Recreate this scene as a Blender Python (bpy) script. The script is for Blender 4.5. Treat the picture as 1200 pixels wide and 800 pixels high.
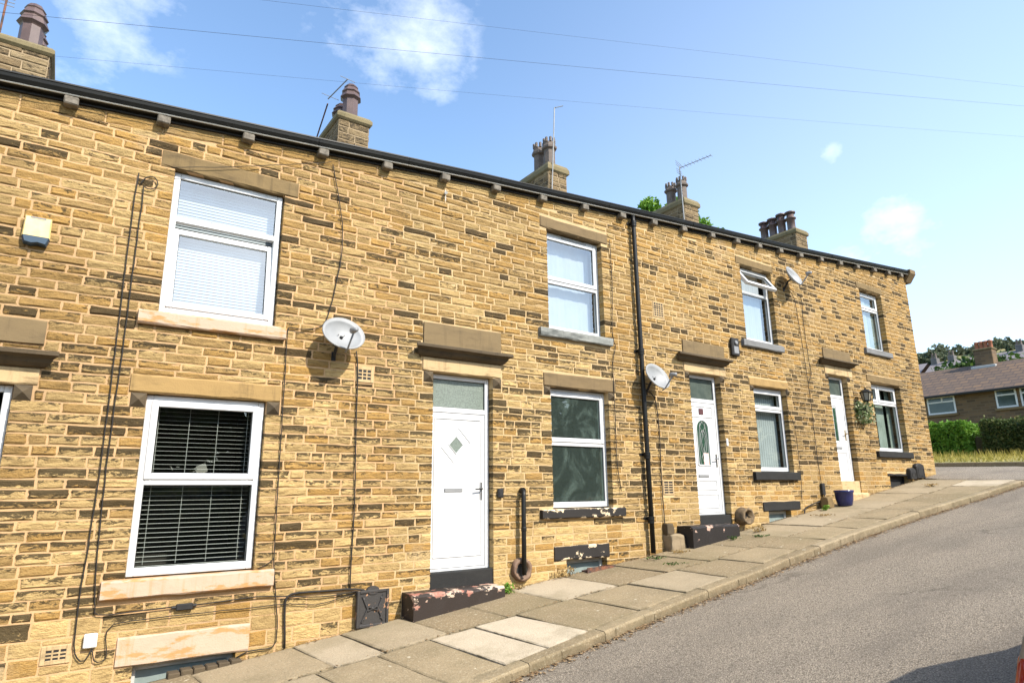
import bpy, math, random
from mathutils import Vector, Matrix, noise as mnoise
R_ = math.radians
for o in list(bpy.data.objects): bpy.data.objects.remove(o)
scene = bpy.context.scene
COL = scene.collection
rng = random.Random(11)

# ------------------------------------------------------------------ camera, sky, sun, exposure
cam_d = bpy.data.cameras.new('camera'); cam = bpy.data.objects.new('camera', cam_d); COL.objects.link(cam)
YAW, PITCH, ROLL, FPX = R_(34.89), R_(13.336), R_(-0.6765), 749.24
fwd = Vector((math.sin(YAW)*math.cos(PITCH), math.cos(YAW)*math.cos(PITCH), math.sin(PITCH)))
rt = Vector((math.cos(YAW), -math.sin(YAW), 0)); up = rt.cross(fwd)
rt2 = rt*math.cos(ROLL)+up*math.sin(ROLL); up2 = -rt*math.sin(ROLL)+up*math.cos(ROLL)
mw = Matrix((rt2, up2, -fwd)).transposed().to_4x4(); mw.translation = (0, -7, 0)
cam.matrix_world = mw
cam_d.sensor_width = 36.0; cam_d.lens = FPX/1200*36.0; cam_d.clip_start = 0.05; cam_d.clip_end = 2000
scene.camera = cam

SUN_DIR = Vector((0.30, -1.0, 0.95)).normalized()
SUN_EL = math.asin(SUN_DIR.z); SUN_ROT = math.atan2(SUN_DIR.x, SUN_DIR.y)
sun_d = bpy.data.lights.new('sun', 'SUN'); sun = bpy.data.objects.new('sun', sun_d); COL.objects.link(sun)
sun.rotation_euler = (-SUN_DIR).to_track_quat('-Z', 'Y').to_euler(); sun.location = (5, -20, 25)
sun_d.energy = 3.5; sun_d.angle = R_(0.5); sun_d.color = (1.0, 0.93, 0.82)

world = bpy.data.worlds.new('World'); scene.world = world; world.use_nodes = True
wn, wl = world.node_tree.nodes, world.node_tree.links
wn.clear()
w_out = wn.new('ShaderNodeOutputWorld'); w_bg = wn.new('ShaderNodeBackground'); w_sky = wn.new('ShaderNodeTexSky')
w_sky.sky_type = 'NISHITA'; w_sky.sun_disc = False; w_sky.sun_elevation = SUN_EL; w_sky.sun_rotation = SUN_ROT
w_sky.altitude = 100; w_sky.air_density = 1.0; w_sky.dust_density = 1.1; w_sky.ozone_density = 1.2
w_bg.inputs['Strength'].default_value = 0.15
tc = wn.new('ShaderNodeTexCoord')
def wmath(op, a, b=None, clamp=False):
    n = wn.new('ShaderNodeMath'); n.operation = op; n.use_clamp = clamp
    for i, v in enumerate((a, b)):
        if v is None: continue
        if isinstance(v, (int, float)): n.inputs[i].default_value = v
        else: wl.new(v, n.inputs[i])
    return n.outputs[0]
cn = wn.new('ShaderNodeTexNoise'); cn.inputs['Scale'].default_value = 11.0; cn.inputs['Detail'].default_value = 8; cn.inputs['Roughness'].default_value = 0.62
cm = wn.new('ShaderNodeMapping'); cm.inputs['Scale'].default_value = (1, 1, 1.6)
wl.new(tc.outputs['Generated'], cm.inputs['Vector']); wl.new(cm.outputs[0], cn.inputs['Vector'])
CLOUDS = [  # direction, reach (1-cos), density
    ((.322, .7005, .637), .0065, .90), ((.354, .710, .609), .0040, .80), ((.255, .72, .646), .005, .7), ((-.03, .818, .575), .007, .75),
    ((.8725, .358, .333), .0022, 1.15), ((.885, .345, .313), .0026, 1.0), ((.858, .41, .31), .0014, .8), ((.8053, .3932, .4436), .00032, 1.1), ((.882, .263, .39), .003, .35)]
acc = None
for d, w, dens in CLOUDS:
    v = wn.new('ShaderNodeVectorMath'); v.operation = 'DOT_PRODUCT'
    wl.new(tc.outputs['Generated'], v.inputs[0]); v.inputs[1].default_value = Vector(d).normalized()
    m = wmath('SUBTRACT', 1.0, v.outputs['Value']); m = wmath('DIVIDE', m, w); m = wmath('SUBTRACT', 1.0, m, True); m = wmath('MULTIPLY', m, dens)
    acc = m if acc is None else wmath('MAXIMUM', acc, m)
# open, patchy cloud over the half of the sky behind the viewer
sep = wn.new('ShaderNodeSeparateXYZ'); wl.new(tc.outputs['Generated'], sep.inputs[0])
south = wmath('MULTIPLY', wmath('SUBTRACT', -0.05, sep.outputs['Y']), 2.5, True)
acc = wmath('MAXIMUM', acc, wmath('MULTIPLY', south, 0.9))
nn = wmath('SUBTRACT', cn.outputs['Fac'], 0.63); nn = wmath('MULTIPLY', nn, 3.0)
fac = wmath('ADD', wmath('MULTIPLY', acc, 1.1), nn); fac = wmath('MULTIPLY', fac, 0.9, True); fac = wmath('MULTIPLY', fac, wmath('MULTIPLY', acc, 3.0, True), True); fac = wmath('MULTIPLY', fac, 0.42)
veil_v = wn.new('ShaderNodeVectorMath'); veil_v.operation = 'DOT_PRODUCT'; wl.new(tc.outputs['Generated'], veil_v.inputs[0]); veil_v.inputs[1].default_value = Vector((.93, .30, .16)).normalized()
veil = wmath('SUBTRACT', veil_v.outputs['Value'], .62); veil = wmath('MULTIPLY', veil, 2.4, True); veil = wmath('MULTIPLY', wmath('MULTIPLY', veil, veil), .20)
fac = wmath('MAXIMUM', fac, veil)
w_mix = wn.new('ShaderNodeMix'); w_mix.data_type = 'RGBA'
w_tint = wn.new('ShaderNodeMix'); w_tint.data_type = 'RGBA'; w_tint.blend_type = 'MULTIPLY'; w_tint.inputs[0].default_value = 1.0
wl.new(w_sky.outputs[0], w_tint.inputs[6]); w_tint.inputs[7].default_value = (.96, 1.045, 1.065, 1)
wl.new(fac, w_mix.inputs[0]); wl.new(w_tint.outputs[2], w_mix.inputs[6]); w_mix.inputs[7].default_value = (6.2, 6.4, 6.7, 1)
wl.new(w_mix.outputs[2], w_bg.inputs['Color']); wl.new(w_bg.outputs[0], w_out.inputs[0])

scene.view_settings.view_transform = 'Standard'; scene.view_settings.look = 'None'
scene.view_settings.exposure = 1.13; scene.view_settings.gamma = 1.0; scene.view_settings.use_curve_mapping = False

# ------------------------------------------------------------------ helpers
def lerp(a, b, t): return a+(b-a)*t
def interp(x, xs, ys):
    if x <= xs[0]: return ys[0]+(x-xs[0])*(ys[1]-ys[0])/(xs[1]-xs[0])
    for i in range(len(xs)-1):
        if x <= xs[i+1]: return lerp(ys[i], ys[i+1], (x-xs[i])/(xs[i+1]-xs[i]))
    return ys[-1]+(x-xs[-1])*(ys[-1]-ys[-2])/(xs[-1]-xs[-2])
GX = [-14, 1.56, 4.7, 7.3, 11.2, 14.6, 17.14, 19, 22.3, 25.5, 30]; GZ = [-3.1, -1.53, -1.17, -.91, -.44, -.02, .35, .46, .60, .88, 1.1]
def G(x): return interp(x, GX, GZ)                     # pavement level at the foot of the terrace
def PV(x, y): return G(x)+.03*y
def RD(x, y): return G(x)-.155+.018*min(-y-2, 3.0)-.018*max(-y-5, 0) if y < -1.5 else G(x)-.155-.01+.035*max(y+1.5,0)
EX = [-.885, 4.244, 8.15, 12.23, 16.94]; EZ = [3.735, 4.214, 4.53, 4.835, 5.262]
def E(x): return interp(x, EX, EZ)                     # lower lip of the gutter
YKX = [-6, 3.04, 4.25, 6.13, 7.96, 9.9, 12.2, 14.9, 16.06]; YK = [-2.5, -2.33, -2.2, -1.97, -1.79, -1.70, -1.72, -1.89, -2.01]
def yk(x): return interp(x, YKX, YK)

def tag(o, label=None, cat=None, group=None, kind=None):
    if label: o['label'] = label
    if cat: o['category'] = cat
    if group: o['group'] = group
    if kind: o['kind'] = kind
    return o
def empty(name, loc, label, cat, group=None):
    o = bpy.data.objects.new(name, None); COL.objects.link(o); o.location = loc; o.empty_display_size = .2
    return tag(o, label, cat, group)
def origin(o):
    p = Vector((0, 0, 0))
    while o is not None: p += o.location; o = o.parent
    return p

class MB:
    def __init__(s): s.v = []; s.f = []; s.t = []; s.u = []; s.tone = (0.5, 0.5, 0.5); s.mi = []; s.cur = 0
    def vert(s, p, uv=(.5, .5)):
        s.v.append(tuple(p)); s.t.append(s.tone); s.u.append(uv); return len(s.v)-1
    def face(s, idx): s.f.append(tuple(idx)); s.mi.append(s.cur)
    def poly(s, pts, uvs=None):
        s.face([s.vert(p, uvs[i] if uvs else (.5, .5)) for i, p in enumerate(pts)])
    def box(s, a, b, bev=0.0, jit=0.0):
        x0, y0, z0 = a; x1, y1, z1 = b
        if x0 > x1: x0, x1 = x1, x0
        if y0 > y1: y0, y1 = y1, y0
        if z0 > z1: z0, z1 = z1, z0
        if bev <= 0:
            i = [s.vert(p) for p in ((x0,y0,z0),(x1,y0,z0),(x1,y1,z0),(x0,y1,z0),(x0,y0,z1),(x1,y0,z1),(x1,y1,z1),(x0,y1,z1))]
            for q in ((0,3,2,1),(4,5,6,7),(0,1,5,4),(1,2,6,5),(2,3,7,6),(3,0,4,7)): s.face([i[k] for k in q])
            return
        b_ = min(bev, (x1-x0)/2.2, (y1-y0)/2.2, (z1-z0)/2.2)
        # 24 vertices: three per corner
        vid = {}
        for cx in (0, 1):
            for cy in (0, 1):
                for cz in (0, 1):
                    X, Y, Z = (x0, x1)[cx], (y0, y1)[cy], (z0, z1)[cz]
                    ix, iy, iz = (b_, -b_)[cx], (b_, -b_)[cy], (b_, -b_)[cz]
                    j = lambda: rng.uniform(-jit, jit) if jit else 0
                    vid[cx,cy,cz,0] = s.vert((X, Y+iy+j(), Z+iz+j())); vid[cx,cy,cz,1] = s.vert((X+ix+j(), Y, Z+iz+j())); vid[cx,cy,cz,2] = s.vert((X+ix+j(), Y+iy+j(), Z))
        for c in (0, 1):
            q = [vid[c,a,b,0] for a, b in ((0,0),(1,0),(1,1),(0,1))]; s.face(q if c else q[::-1])
            q = [vid[a,c,b,1] for a, b in ((0,0),(1,0),(1,1),(0,1))]; s.face(q[::-1] if c else q)
            q = [vid[a,b,c,2] for a, b in ((0,0),(1,0),(1,1),(0,1))]; s.face(q if c else q[::-1])
        for a in (0, 1):
            for b in (0, 1):
                s.face([vid[0,a,b,1], vid[1,a,b,1], vid[1,a,b,2], vid[0,a,b,2]])
                s.face([vid[a,0,b,0], vid[a,1,b,0], vid[a,1,b,2], vid[a,0,b,2]])
                s.face([vid[a,b,0,0], vid[a,b,1,0], vid[a,b,1,1], vid[a,b,0,1]])
                for c in (0, 1): s.face([vid[a,b,c,0], vid[a,b,c,1], vid[a,b,c,2]])
    def tube(s, pts, r, n=8, caps=True, rs=None):
        pts = [Vector(p) for p in pts]; rings = []; ref = None
        for i, p in enumerate(pts):
            d = (pts[min(i+1, len(pts)-1)]-pts[max(i-1, 0)])
            d = d.normalized() if d.length > 1e-9 else Vector((0, 0, 1))
            if ref is None: ref = Vector((0, 0, 1)) if abs(d.z) < .9 else Vector((1, 0, 0))
            a = (ref-d*ref.dot(d)); a = a.normalized() if a.length > 1e-6 else d.orthogonal().normalized(); ref = a
            b = d.cross(a); rr = rs[i] if rs else r
            rings.append([s.vert(p+a*math.cos(2*math.pi*k/n)*rr+b*math.sin(2*math.pi*k/n)*rr) for k in range(n)])
        for i in range(len(rings)-1):
            for k in range(n): s.face((rings[i][k], rings[i][(k+1)%n], rings[i+1][(k+1)%n], rings[i+1][k]))
        if caps: s.face(rings[0][::-1]); s.face(rings[-1])
    def lathe(s, c, prof, n=20, axis='z', squash=1.0):
        rings = []
        for r, h in prof:
            rg = []
            for k in range(n):
                a = 2*math.pi*k/n; u, v = r*math.cos(a), r*math.sin(a)*squash
                p = (c[0]+u, c[1]+v, c[2]+h) if axis == 'z' else (c[0]+u, c[1]+h, c[2]+v)
                rg.append(s.vert(p))
            rings.append(rg)
        for i in range(len(rings)-1):
            for k in range(n): s.face((rings[i][k], rings[i][(k+1)%n], rings[i+1][(k+1)%n], rings[i+1][k]))
        s.face(rings[0][::-1]); s.face(rings[-1])
    def extrude(s, prof, x0, x1, f=None):               # profile of (y,z) swept along x
        f = f or (lambda x: 0.0)
        a = [s.vert((x0, y, z+f(x0))) for y, z in prof]; b = [s.vert((x1, y, z+f(x1))) for y, z in prof]; n = len(prof)
        for k in range(n): s.face((a[k], a[(k+1)%n], b[(k+1)%n], b[k]))
        s.face(a[::-1]); s.face(b)
    def build(s, name, mat, parent=None, smooth=False, loc=None, label=None, cat=None, group=None, kind=None):
        me = bpy.data.meshes.new(name); o = bpy.data.objects.new(name, me); COL.objects.link(o)
        if parent is not None: o.parent = parent; off = origin(parent)
        else:
            off = Vector(loc) if loc else Vector((0, 0, 0)); o.location = off
        me.from_pydata([(x-off.x, y-off.y, z-off.z) for x, y, z in s.v], [], s.f)
        ms = mat if isinstance(mat, (list, tuple)) else [mat]
        for m in ms: me.materials.append(m)
        if len(ms) > 1: me.polygons.foreach_set('material_index', s.mi)
        ca = me.attributes.new('tone', 'FLOAT_COLOR', 'POINT'); ca.data.foreach_set('color', [c for t in s.t for c in (t[0], t[1], t[2], 1.0)])
        cu = me.attributes.new('suv', 'FLOAT_COLOR', 'POINT'); cu.data.foreach_set('color', [c for u in s.u for c in (u[0], u[1], 0.0, 1.0)])
        if smooth: me.polygons.foreach_set('use_smooth', [True]*len(me.polygons))
        import bmesh
        bm = bmesh.new(); bm.from_mesh(me); bmesh.ops.recalc_face_normals(bm, faces=bm.faces) if len(s.f) < 40000 and not getattr(s, 'keep', False) else None; bm.to_mesh(me); bm.free()
        me.update()
        return tag(o, label, cat, group, kind)

# ------------------------------------------------------------------ materials
class NT:
    def __init__(s, name):
        s.m = bpy.data.materials.new(name); s.m.use_nodes = True; s.n = s.m.node_tree.nodes; s.l = s.m.node_tree.links; s.n.clear()
        s.out = s.n.new('ShaderNodeOutputMaterial'); s.b = s.n.new('ShaderNodeBsdfPrincipled'); s.l.new(s.b.outputs[0], s.out.inputs[0])
        s.pos = s.n.new('ShaderNodeNewGeometry').outputs['Position']
    def set(s, sock, v):
        if hasattr(v, 'links') or hasattr(v, 'node'): s.l.new(v, sock)
        elif isinstance(v, (tuple, list)) and len(v) == 3 and sock.type == 'RGBA': sock.default_value = (*v, 1)
        else: sock.default_value = v
    def math(s, op, a, b=0.0, c=None, clamp=False):
        n = s.n.new('ShaderNodeMath'); n.operation = op; n.use_clamp = clamp; s.set(n.inputs[0], a); s.set(n.inputs[1], b)
        if c is not None: s.set(n.inputs[2], c)
        return n.outputs[0]
    def map(s, scale, vec=None, loc=(0, 0, 0)):
        n = s.n.new('ShaderNodeMapping'); n.inputs['Scale'].default_value = scale if isinstance(scale, tuple) else (scale,)*3; n.inputs['Location'].default_value = loc
        s.l.new(vec or s.pos, n.inputs['Vector']); return n.outputs[0]
    def noise(s, scale, detail=4, rough=.55, vec=None, loc=(0, 0, 0), dist=0.0):
        n = s.n.new('ShaderNodeTexNoise'); n.inputs['Scale'].default_value = 1.0; n.inputs['Detail'].default_value = detail; n.inputs['Roughness'].default_value = rough
        n.inputs['Distortion'].default_value = dist
        s.l.new(s.map(scale, vec, loc), n.inputs['Vector']); return n.outputs['Fac']
    def step(s, v, lo, hi):
        n = s.n.new('ShaderNodeMapRange'); n.interpolation_type = 'SMOOTHSTEP'; s.set(n.inputs[0], v); s.set(n.inputs[1], lo); s.set(n.inputs[2], hi); return n.outputs[0]
    def mix(s, f, a, b, mode='MIX'):
        n = s.n.new('ShaderNodeMix'); n.data_type = 'RGBA'; n.blend_type = mode; s.set(n.inputs[0], f); s.set(n.inputs[6], a); s.set(n.inputs[7], b); return n.outputs[2]
    def attr(s, name):
        n = s.n.new('ShaderNodeAttribute'); n.attribute_name = name; q = s.n.new('ShaderNodeSeparateColor'); s.l.new(n.outputs['Color'], q.inputs[0]); return q.outputs
    def ramp(s, f, stops):
        n = s.n.new('ShaderNodeValToRGB'); s.l.new(f, n.inputs[0]); e = n.color_ramp.elements
        while len(e) < len(stops): e.new(.5)
        for i, (p, c) in enumerate(stops): e[i].position = p; e[i].color = (*c, 1)
        return n.outputs[0]
    def bump(s, h, strength=.4, dist=.01):
        n = s.n.new('ShaderNodeBump'); n.inputs['Strength'].default_value = strength; n.inputs['Distance'].default_value = dist; s.l.new(h, n.inputs['Height']); s.l.new(n.outputs[0], s.b.inputs['Normal'])
    def col(s, v): s.set(s.b.inputs['Base Color'], v)
    def rough(s, v): s.set(s.b.inputs['Roughness'], v)
def simple(name, c1, c2=None, scale=6, rough=.6, bump=0.0, bscale=60, metal=0.0, spec=.5):
    t = NT(name)
    if c2 is None: t.col(c1)
    else: t.col(t.mix(t.step(t.noise(scale, 5), .3, .7), c1, c2))
    t.rough(rough); t.b.inputs['Metallic'].default_value = metal; t.b.inputs['Specular IOR Level'].default_value = spec
    if bump: t.bump(t.noise(bscale, 4), bump, .01)
    return t.m
M = {}
def stone_mat(name, gold, tan, pale, dark):
    t = NT(name); a = t.attr('tone'); u = t.attr('suv')
    base = t.ramp(a[0], [(0.0, gold), (0.38, tan), (.72, pale), (1.0, tuple(min(1, c*1.32) for c in pale))])
    streak = t.noise((8, 8, 42), 6, .65, loc=(3, 1, 2)); fine = t.noise(95, 4, .6)
    base = t.mix(t.math('MULTIPLY', t.step(streak, .40, .66), .6), base, tuple(c*.50 for c in tan))
    base = t.mix(t.math('MULTIPLY', t.step(fine, .45, .75), .40), base, pale)
    # soot: blackened stones, plus ragged soot left along upper edges
    rag = t.noise((13, 13, 34), 6, .78, loc=(1, 8, 3), dist=.5)
    S = t.math('MULTIPLY', t.math('SUBTRACT', rag, .5), 6.5)
    S = t.math('ADD', S, t.math('MULTIPLY', t.math('SUBTRACT', u[1], .5), t.math('ADD', .3, t.math('MULTIPLY', a[2], 1.9))))
    S = t.math('ADD', S, t.math('SUBTRACT', t.math('MULTIPLY', a[1], 4.0), 2.0))
    soot = t.math('MULTIPLY', t.step(S, -.30, .22), .90)
    film = t.step(t.noise((.55, .55, .38), 5, .6, loc=(2, 2, 6)), .44, .68); base = t.mix(t.math('MULTIPLY', film, .30), base, tuple(c*.42 for c in tan))
    bloom = t.step(t.noise((.7, .7, .6), 5, .6, loc=(12, 5, 1)), .60, .74); base = t.mix(t.math('MULTIPLY', bloom, .30), base, (.46, .39, .29))
    t.col(t.mix(soot, base, dark)); t.rough(.9); t.b.inputs['Specular IOR Level'].default_value = .2
    h = t.math('ADD', t.math('MULTIPLY', t.noise((26, 26, 50), 5, .7), 1.6), t.math('MULTIPLY', fine, .5)); t.bump(h, .85, .014)
    return t.m
M['stone'] = stone_mat('gritstone', (.41, .235, .066), (.31, .196, .074), (.455, .315, .135), (.042, .031, .016))
M['stack_stone'] = stone_mat('chimney_gritstone', (.22, .145, .065), (.20, .14, .075), (.27, .20, .11), (.05, .038, .024))
def mortar_mat(name, c1, c2):
    t = NT(name); n = t.noise(5, 6, .6); c = t.mix(t.step(n, .35, .7), c1, c2); c = t.mix(t.math('MULTIPLY', t.step(t.noise((.55, .55, .38), 5, .6, loc=(2, 2, 6)), .44, .68), .35), c, (.24, .16, .085))
    c = t.mix(t.math('MULTIPLY', t.step(t.noise((1.2, 1.2, 2.5), 5, .6, loc=(5, 5, 5)), .5, .75), .45), c, (.30, .21, .12)); t.col(c); t.rough(.95); t.bump(t.noise(80, 4), .5, .01); return t.m
M['mortar_pink'] = mortar_mat('pink_mortar', (.53, .335, .165), (.47, .295, .145))
M['mortar_dark'] = mortar_mat('sooty_mortar', (.34, .26, .16), (.26, .195, .12))
M['mortar'] = mortar_mat('cream_mortar', (.52, .37, .19), (.45, .315, .16))
def dressed(name, c1, c2, dark, amt, paint=None, lo=.45, hi=.8):
    t = NT(name); c = t.mix(t.noise((5, 5, 18), 6, .6), c1, c2)
    c = t.mix(t.math('MULTIPLY', t.step(t.noise((2.5, 2.5, 9), 6, .65, loc=(7, 2, 1)), lo, hi), amt), c, dark)
    c = t.mix(t.math('MULTIPLY', t.step(t.noise((13, 13, 1.3), 5, .65, loc=(4, 1, 9)), .52, .70), amt*.55), c, dark)
    if paint:
        ed = t.math('MULTIPLY', t.math('ABSOLUTE', t.math('SUBTRACT', t.attr('suv')[1], .5)), 2.0); edge = t.step(t.math('ADD', t.noise((5.5, 5.5, 9), 8, .66, loc=(2, 6, 4)), t.math('MULTIPLY', t.math('POWER', ed, 3.0), .12)), paint[1]+.028, paint[1]+.05); c = t.mix(edge, paint[0], c)
        t.rough(t.math('ADD', t.math('MULTIPLY', edge, .4), .5))
    else: t.rough(.88)
    t.col(c); t.b.inputs['Specular IOR Level'].default_value = .25; t.bump(t.noise(70, 5, .6), .35, .008); return t.m
M['lintel'] = dressed('weathered_lintel_stone', (.21, .145, .065), (.16, .11, .052), (.06, .043, .024), .75)
M['lintel_gold'] = dressed('golden_lintel_stone', (.36, .235, .09), (.29, .185, .075), (.10, .068, .032), .75, lo=.5, hi=.85)
M['lintel_dark'] = dressed('dark_lintel_stone', (.20, .14, .07), (.15, .105, .055), (.09, .065, .035), .7)
M['lintel_pale'] = dressed('pale_lintel_stone', (.50, .37, .205), (.45, .315, .16), (.13, .088, .042), .8, lo=.50, hi=.72)
M['slab_stone'] = dressed('sooty_door_slab', (.21, .15, .075), (.155, .11, .058), (.085, .062, .036), .7)
M['sill_pink'] = dressed('pinkish_sill_stone', (.50, .38, .28), (.42, .305, .215), (.44, .215, .065), .8, lo=.52, hi=.60)
M['sill_black_flaking'] = dressed('flaking_black_paint', (.66, .55, .38), (.60, .47, .30), (.4, .3, .2), .3, paint=((.028, .025, .023), .57))
M['sill_grey_streak'] = dressed('streaky_grey_paint', (.34, .34, .31), (.13, .14, .13), (.07, .075, .07), .8, lo=.4, hi=.65)
M['sill_grey'] = dressed('grey_painted_sill', (.20, .20, .195), (.15, .15, .15), (.09, .09, .09), .5)
M['sill_black'] = dressed('black_painted_sill', (.026, .025, .024), (.018, .018, .017), (.04, .038, .034), .4)
M['cornice'] = dressed('soot_black_cornice', (.105, .078, .045), (.075, .056, .036), (.035, .028, .02), .7)
M['step_red'] = dressed('worn_red_step', (.30, .085, .06), (.34, .20, .15), (.55, .45, .34), .8, paint=((.034, .026, .022), .60), lo=.44, hi=.56)
M['step_black'] = dressed('worn_black_step', (.50, .40, .32), (.40, .20, .15), (.2, .15, .1), .4, paint=((.022, .019, .018), .64))
M['upvc'] = simple('white_upvc', (.62, .625, .625), (.57, .575, .575), 2.5, .35)
M['gasket'] = simple('black_gasket', (.012, .012, .012), rough=.7)
M['black_gloss'] = simple('black_painted_metal', (.006, .006, .006), (.011, .011, .009), 5, .45, spec=.3)
M['black_matt'] = simple('black_matt', (.010, .0095, .009), (.018, .016, .014), 12, .7)
M['cable'] = simple('black_cable', (.014, .011, .008), rough=.75)
M['gutter_edge'] = simple('pale_gutter_edge', (.50, .50, .47), (.40, .40, .37), 4, .5)
M['corbel'] = simple('grey_gutter_block', (.19, .165, .13), (.10, .085, .065), 22, .85, .4, 40)
M['dish'] = simple('grey_dish_metal', (.27, .275, .275), (.225, .23, .23), 5, .5)
M['grey_plastic'] = simple('grey_plastic', (.22, .22, .22), rough=.5)
M['white_plastic'] = simple('white_plastic', (.72, .71, .68), (.62, .61, .58), 8, .45)
M['cream_plastic'] = simple('yellowed_plastic', (.78, .62, .30), (.74, .56, .22), 9, .4)
M['navy_plastic'] = simple('navy_plastic', (.02, .05, .085), rough=.4)
M['rust'] = simple('rusty_iron', (.20, .075, .035), (.05, .035, .03), 14, .85, .4)
def iron():
    t = NT('black_iron_peeling'); c = t.mix(t.step(t.noise(12, 5, .6), .60, .64), (.035, .032, .03), (.36, .19, .10)); t.col(c); t.rough(.55); t.bump(t.noise(40, 4), .3, .01); return t.m
M['iron'] = iron()
M['clay'] = simple('brown_clay', (.13, .075, .048), (.20, .13, .085), 9, .75, .4, 40)
M['clay_pot'] = simple('chimney_clay', (.155, .118, .095), (.10, .078, .064), 7, .75, .3, 25)
M['clay_dark'] = simple('dark_glazed_clay', (.115, .075, .068), (.085, .055, .05), 7, .45)
M['clay_red'] = simple('red_clay', (.34, .12, .055), (.25, .09, .05), 5, .8)
M['slate'] = simple('roof_slate', (.13, .12, .115), (.085, .08, .078), 4, .7, .3, 9)
M['chimney_cap'] = dressed('chimney_cap_stone', (.215, .175, .095), (.15, .12, .065), (.075, .065, .03), .75)
M['lead'] = simple('lead_flashing', (.38, .38, .37), rough=.6)
M['frosted'] = simple('frosted_glass', (.20, .235, .20), (.12, .145, .12), 70, .28, .5, 90)
M['panel_grey'] = simple('grey_green_board', (.23, .275, .255), (.18, .22, .205), 7, .65)
M['frame_grey'] = simple('grey_painted_frame', (.50, .50, .47), (.42, .42, .39), 9, .6)
M['net'] = simple('white_net_curtain', (.36, .395, .42), (.33, .365, .39), 4, .9)
M['blind_white'] = simple('white_blind', (.37, .405, .42), (.31, .345, .36), 3, .7)
M['slat'] = simple('blind_slat', (.50, .50, .47), rough=.5)
M['room'] = simple('dim_room', (.055, .050, .045), (.035, .032, .03), 2, .9)
M['curtain_green'] = simple('sage_curtain', (.30, .35, .32), (.22, .265, .235), 5, .9)
M['brass'] = simple('brass', (.55, .38, .12), rough=.35, metal=1.0)
M['chrome'] = simple('chrome', (.45, .45, .45), rough=.25, metal=1.0)
M['pot_blue'] = simple('blue_glaze', (.012, .016, .075), (.02, .025, .10), 7, .18)
M['soil'] = simple('soil', (.05, .035, .022), (.09, .06, .04), 30, .95)
M['lamp_glass'] = simple('smoky_lamp_glass', (.25, .24, .20), rough=.2)
M['boulder'] = dressed('pale_boulder', (.30, .235, .15), (.21, .16, .10), (.09, .07, .045), .8)
def glass_mat(name, refl, tint, smear=0.0):
    t = NT(name); tr = t.n.new('ShaderNodeBsdfTransparent'); tr.inputs[0].default_value = (*tint, 1)
    gl = t.n.new('ShaderNodeBsdfGlossy'); gl.inputs['Roughness'].default_value = 0.0; gl.inputs[0].default_value = (.95, .98, 1, 1)
    lw = t.n.new('ShaderNodeLayerWeight'); lw.inputs['Blend'].default_value = .5
    fr = t.math('ADD', refl, t.math('MULTIPLY', t.math('POWER', lw.outputs['Facing'], 5.0), 1-refl))
    wob = t.n.new('ShaderNodeBump'); wob.inputs['Strength'].default_value = .05; wob.inputs['Distance'].default_value = .01; t.l.new(t.noise(3.2, 2), wob.inputs['Height']); t.l.new(wob.outputs[0], gl.inputs['Normal'])
    mx = t.n.new('ShaderNodeMixShader'); t.l.new(fr, mx.inputs[0]); t.l.new(tr.outputs[0], mx.inputs[1]); t.l.new(gl.outputs[0], mx.inputs[2])
    last = mx.outputs[0]
    if smear:
        df = t.n.new('ShaderNodeBsdfDiffuse'); df.inputs[0].default_value = (.20, .275, .235, 1)
        m2 = t.n.new('ShaderNodeMixShader'); s1 = t.step(t.noise((2.3, 2.3, 1.4), 5, .6, dist=2.2), .45, .75)
        t.l.new(t.math('ADD', t.math('MULTIPLY', s1, smear), smear*.45), m2.inputs[0]); t.l.new(last, m2.inputs[1]); t.l.new(df.outputs[0], m2.inputs[2]); last = m2.outputs[0]
    t.l.new(last, t.out.inputs[0]); t.n.remove(t.b); return t.m
M['glass'] = glass_mat('window_glass', .09, (.86, .9, .87))
M['glass_sky'] = glass_mat('bright_window_glass', .22, (.88, .92, .93))
M['glass_smear'] = glass_mat('smeared_window_glass', .08, (.6, .7, .64), .24)
def leaf_mat(name, dark, mid, light):
    t = NT(name); a = t.attr('tone'); c = t.ramp(a[0], [(0.0, dark), (.55, mid), (1.0, light)]); t.col(c); t.rough(.6); t.b.inputs['Specular IOR Level'].default_value = .25
    tl = t.n.new('ShaderNodeBsdfTranslucent'); t.l.new(c, tl.inputs[0]); mx = t.n.new('ShaderNodeMixShader'); mx.inputs[0].default_value = .3
    t.l.new(t.b.outputs[0], mx.inputs[1]); t.l.new(tl.outputs[0], mx.inputs[2]); t.l.new(mx.outputs[0], t.out.inputs[0]); return t.m
M['leaf'] = leaf_mat('green_leaves', (.020, .045, .010), (.05, .10, .018), (.10, .16, .03))
M['leaf_bright'] = leaf_mat('bright_green_leaves', (.075, .18, .016), (.14, .29, .03), (.24, .38, .06))
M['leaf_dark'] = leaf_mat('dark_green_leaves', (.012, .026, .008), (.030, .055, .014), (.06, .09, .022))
M['leaf_hedge'] = leaf_mat('clipped_hedge_leaves', (.042, .068, .016), (.08, .115, .028), (.17, .16, .055))
M['leaf_hazed'] = leaf_mat('haze_paled_leaves', (.06, .08, .045), (.095, .115, .065), (.14, .155, .09))  # paler greyed greens: distance haze painted into the leaf colour
M['leaf_var'] = leaf_mat('variegated_leaves', (.06, .12, .04), (.16, .22, .09), (.55, .55, .35))
M['dry'] = leaf_mat('dry_straw', (.20, .13, .045), (.34, .23, .09), (.48, .36, .17))
M['litter'] = leaf_mat('dead_leaves', (.13, .075, .035), (.28, .18, .09), (.46, .34, .20))
M['grass'] = leaf_mat('long_dry_grass', (.20, .20, .03), (.38, .32, .07), (.55, .45, .14))
M['bark'] = simple('bark', (.09, .07, .05), (.05, .04, .03), 20, .9, .5)

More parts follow.
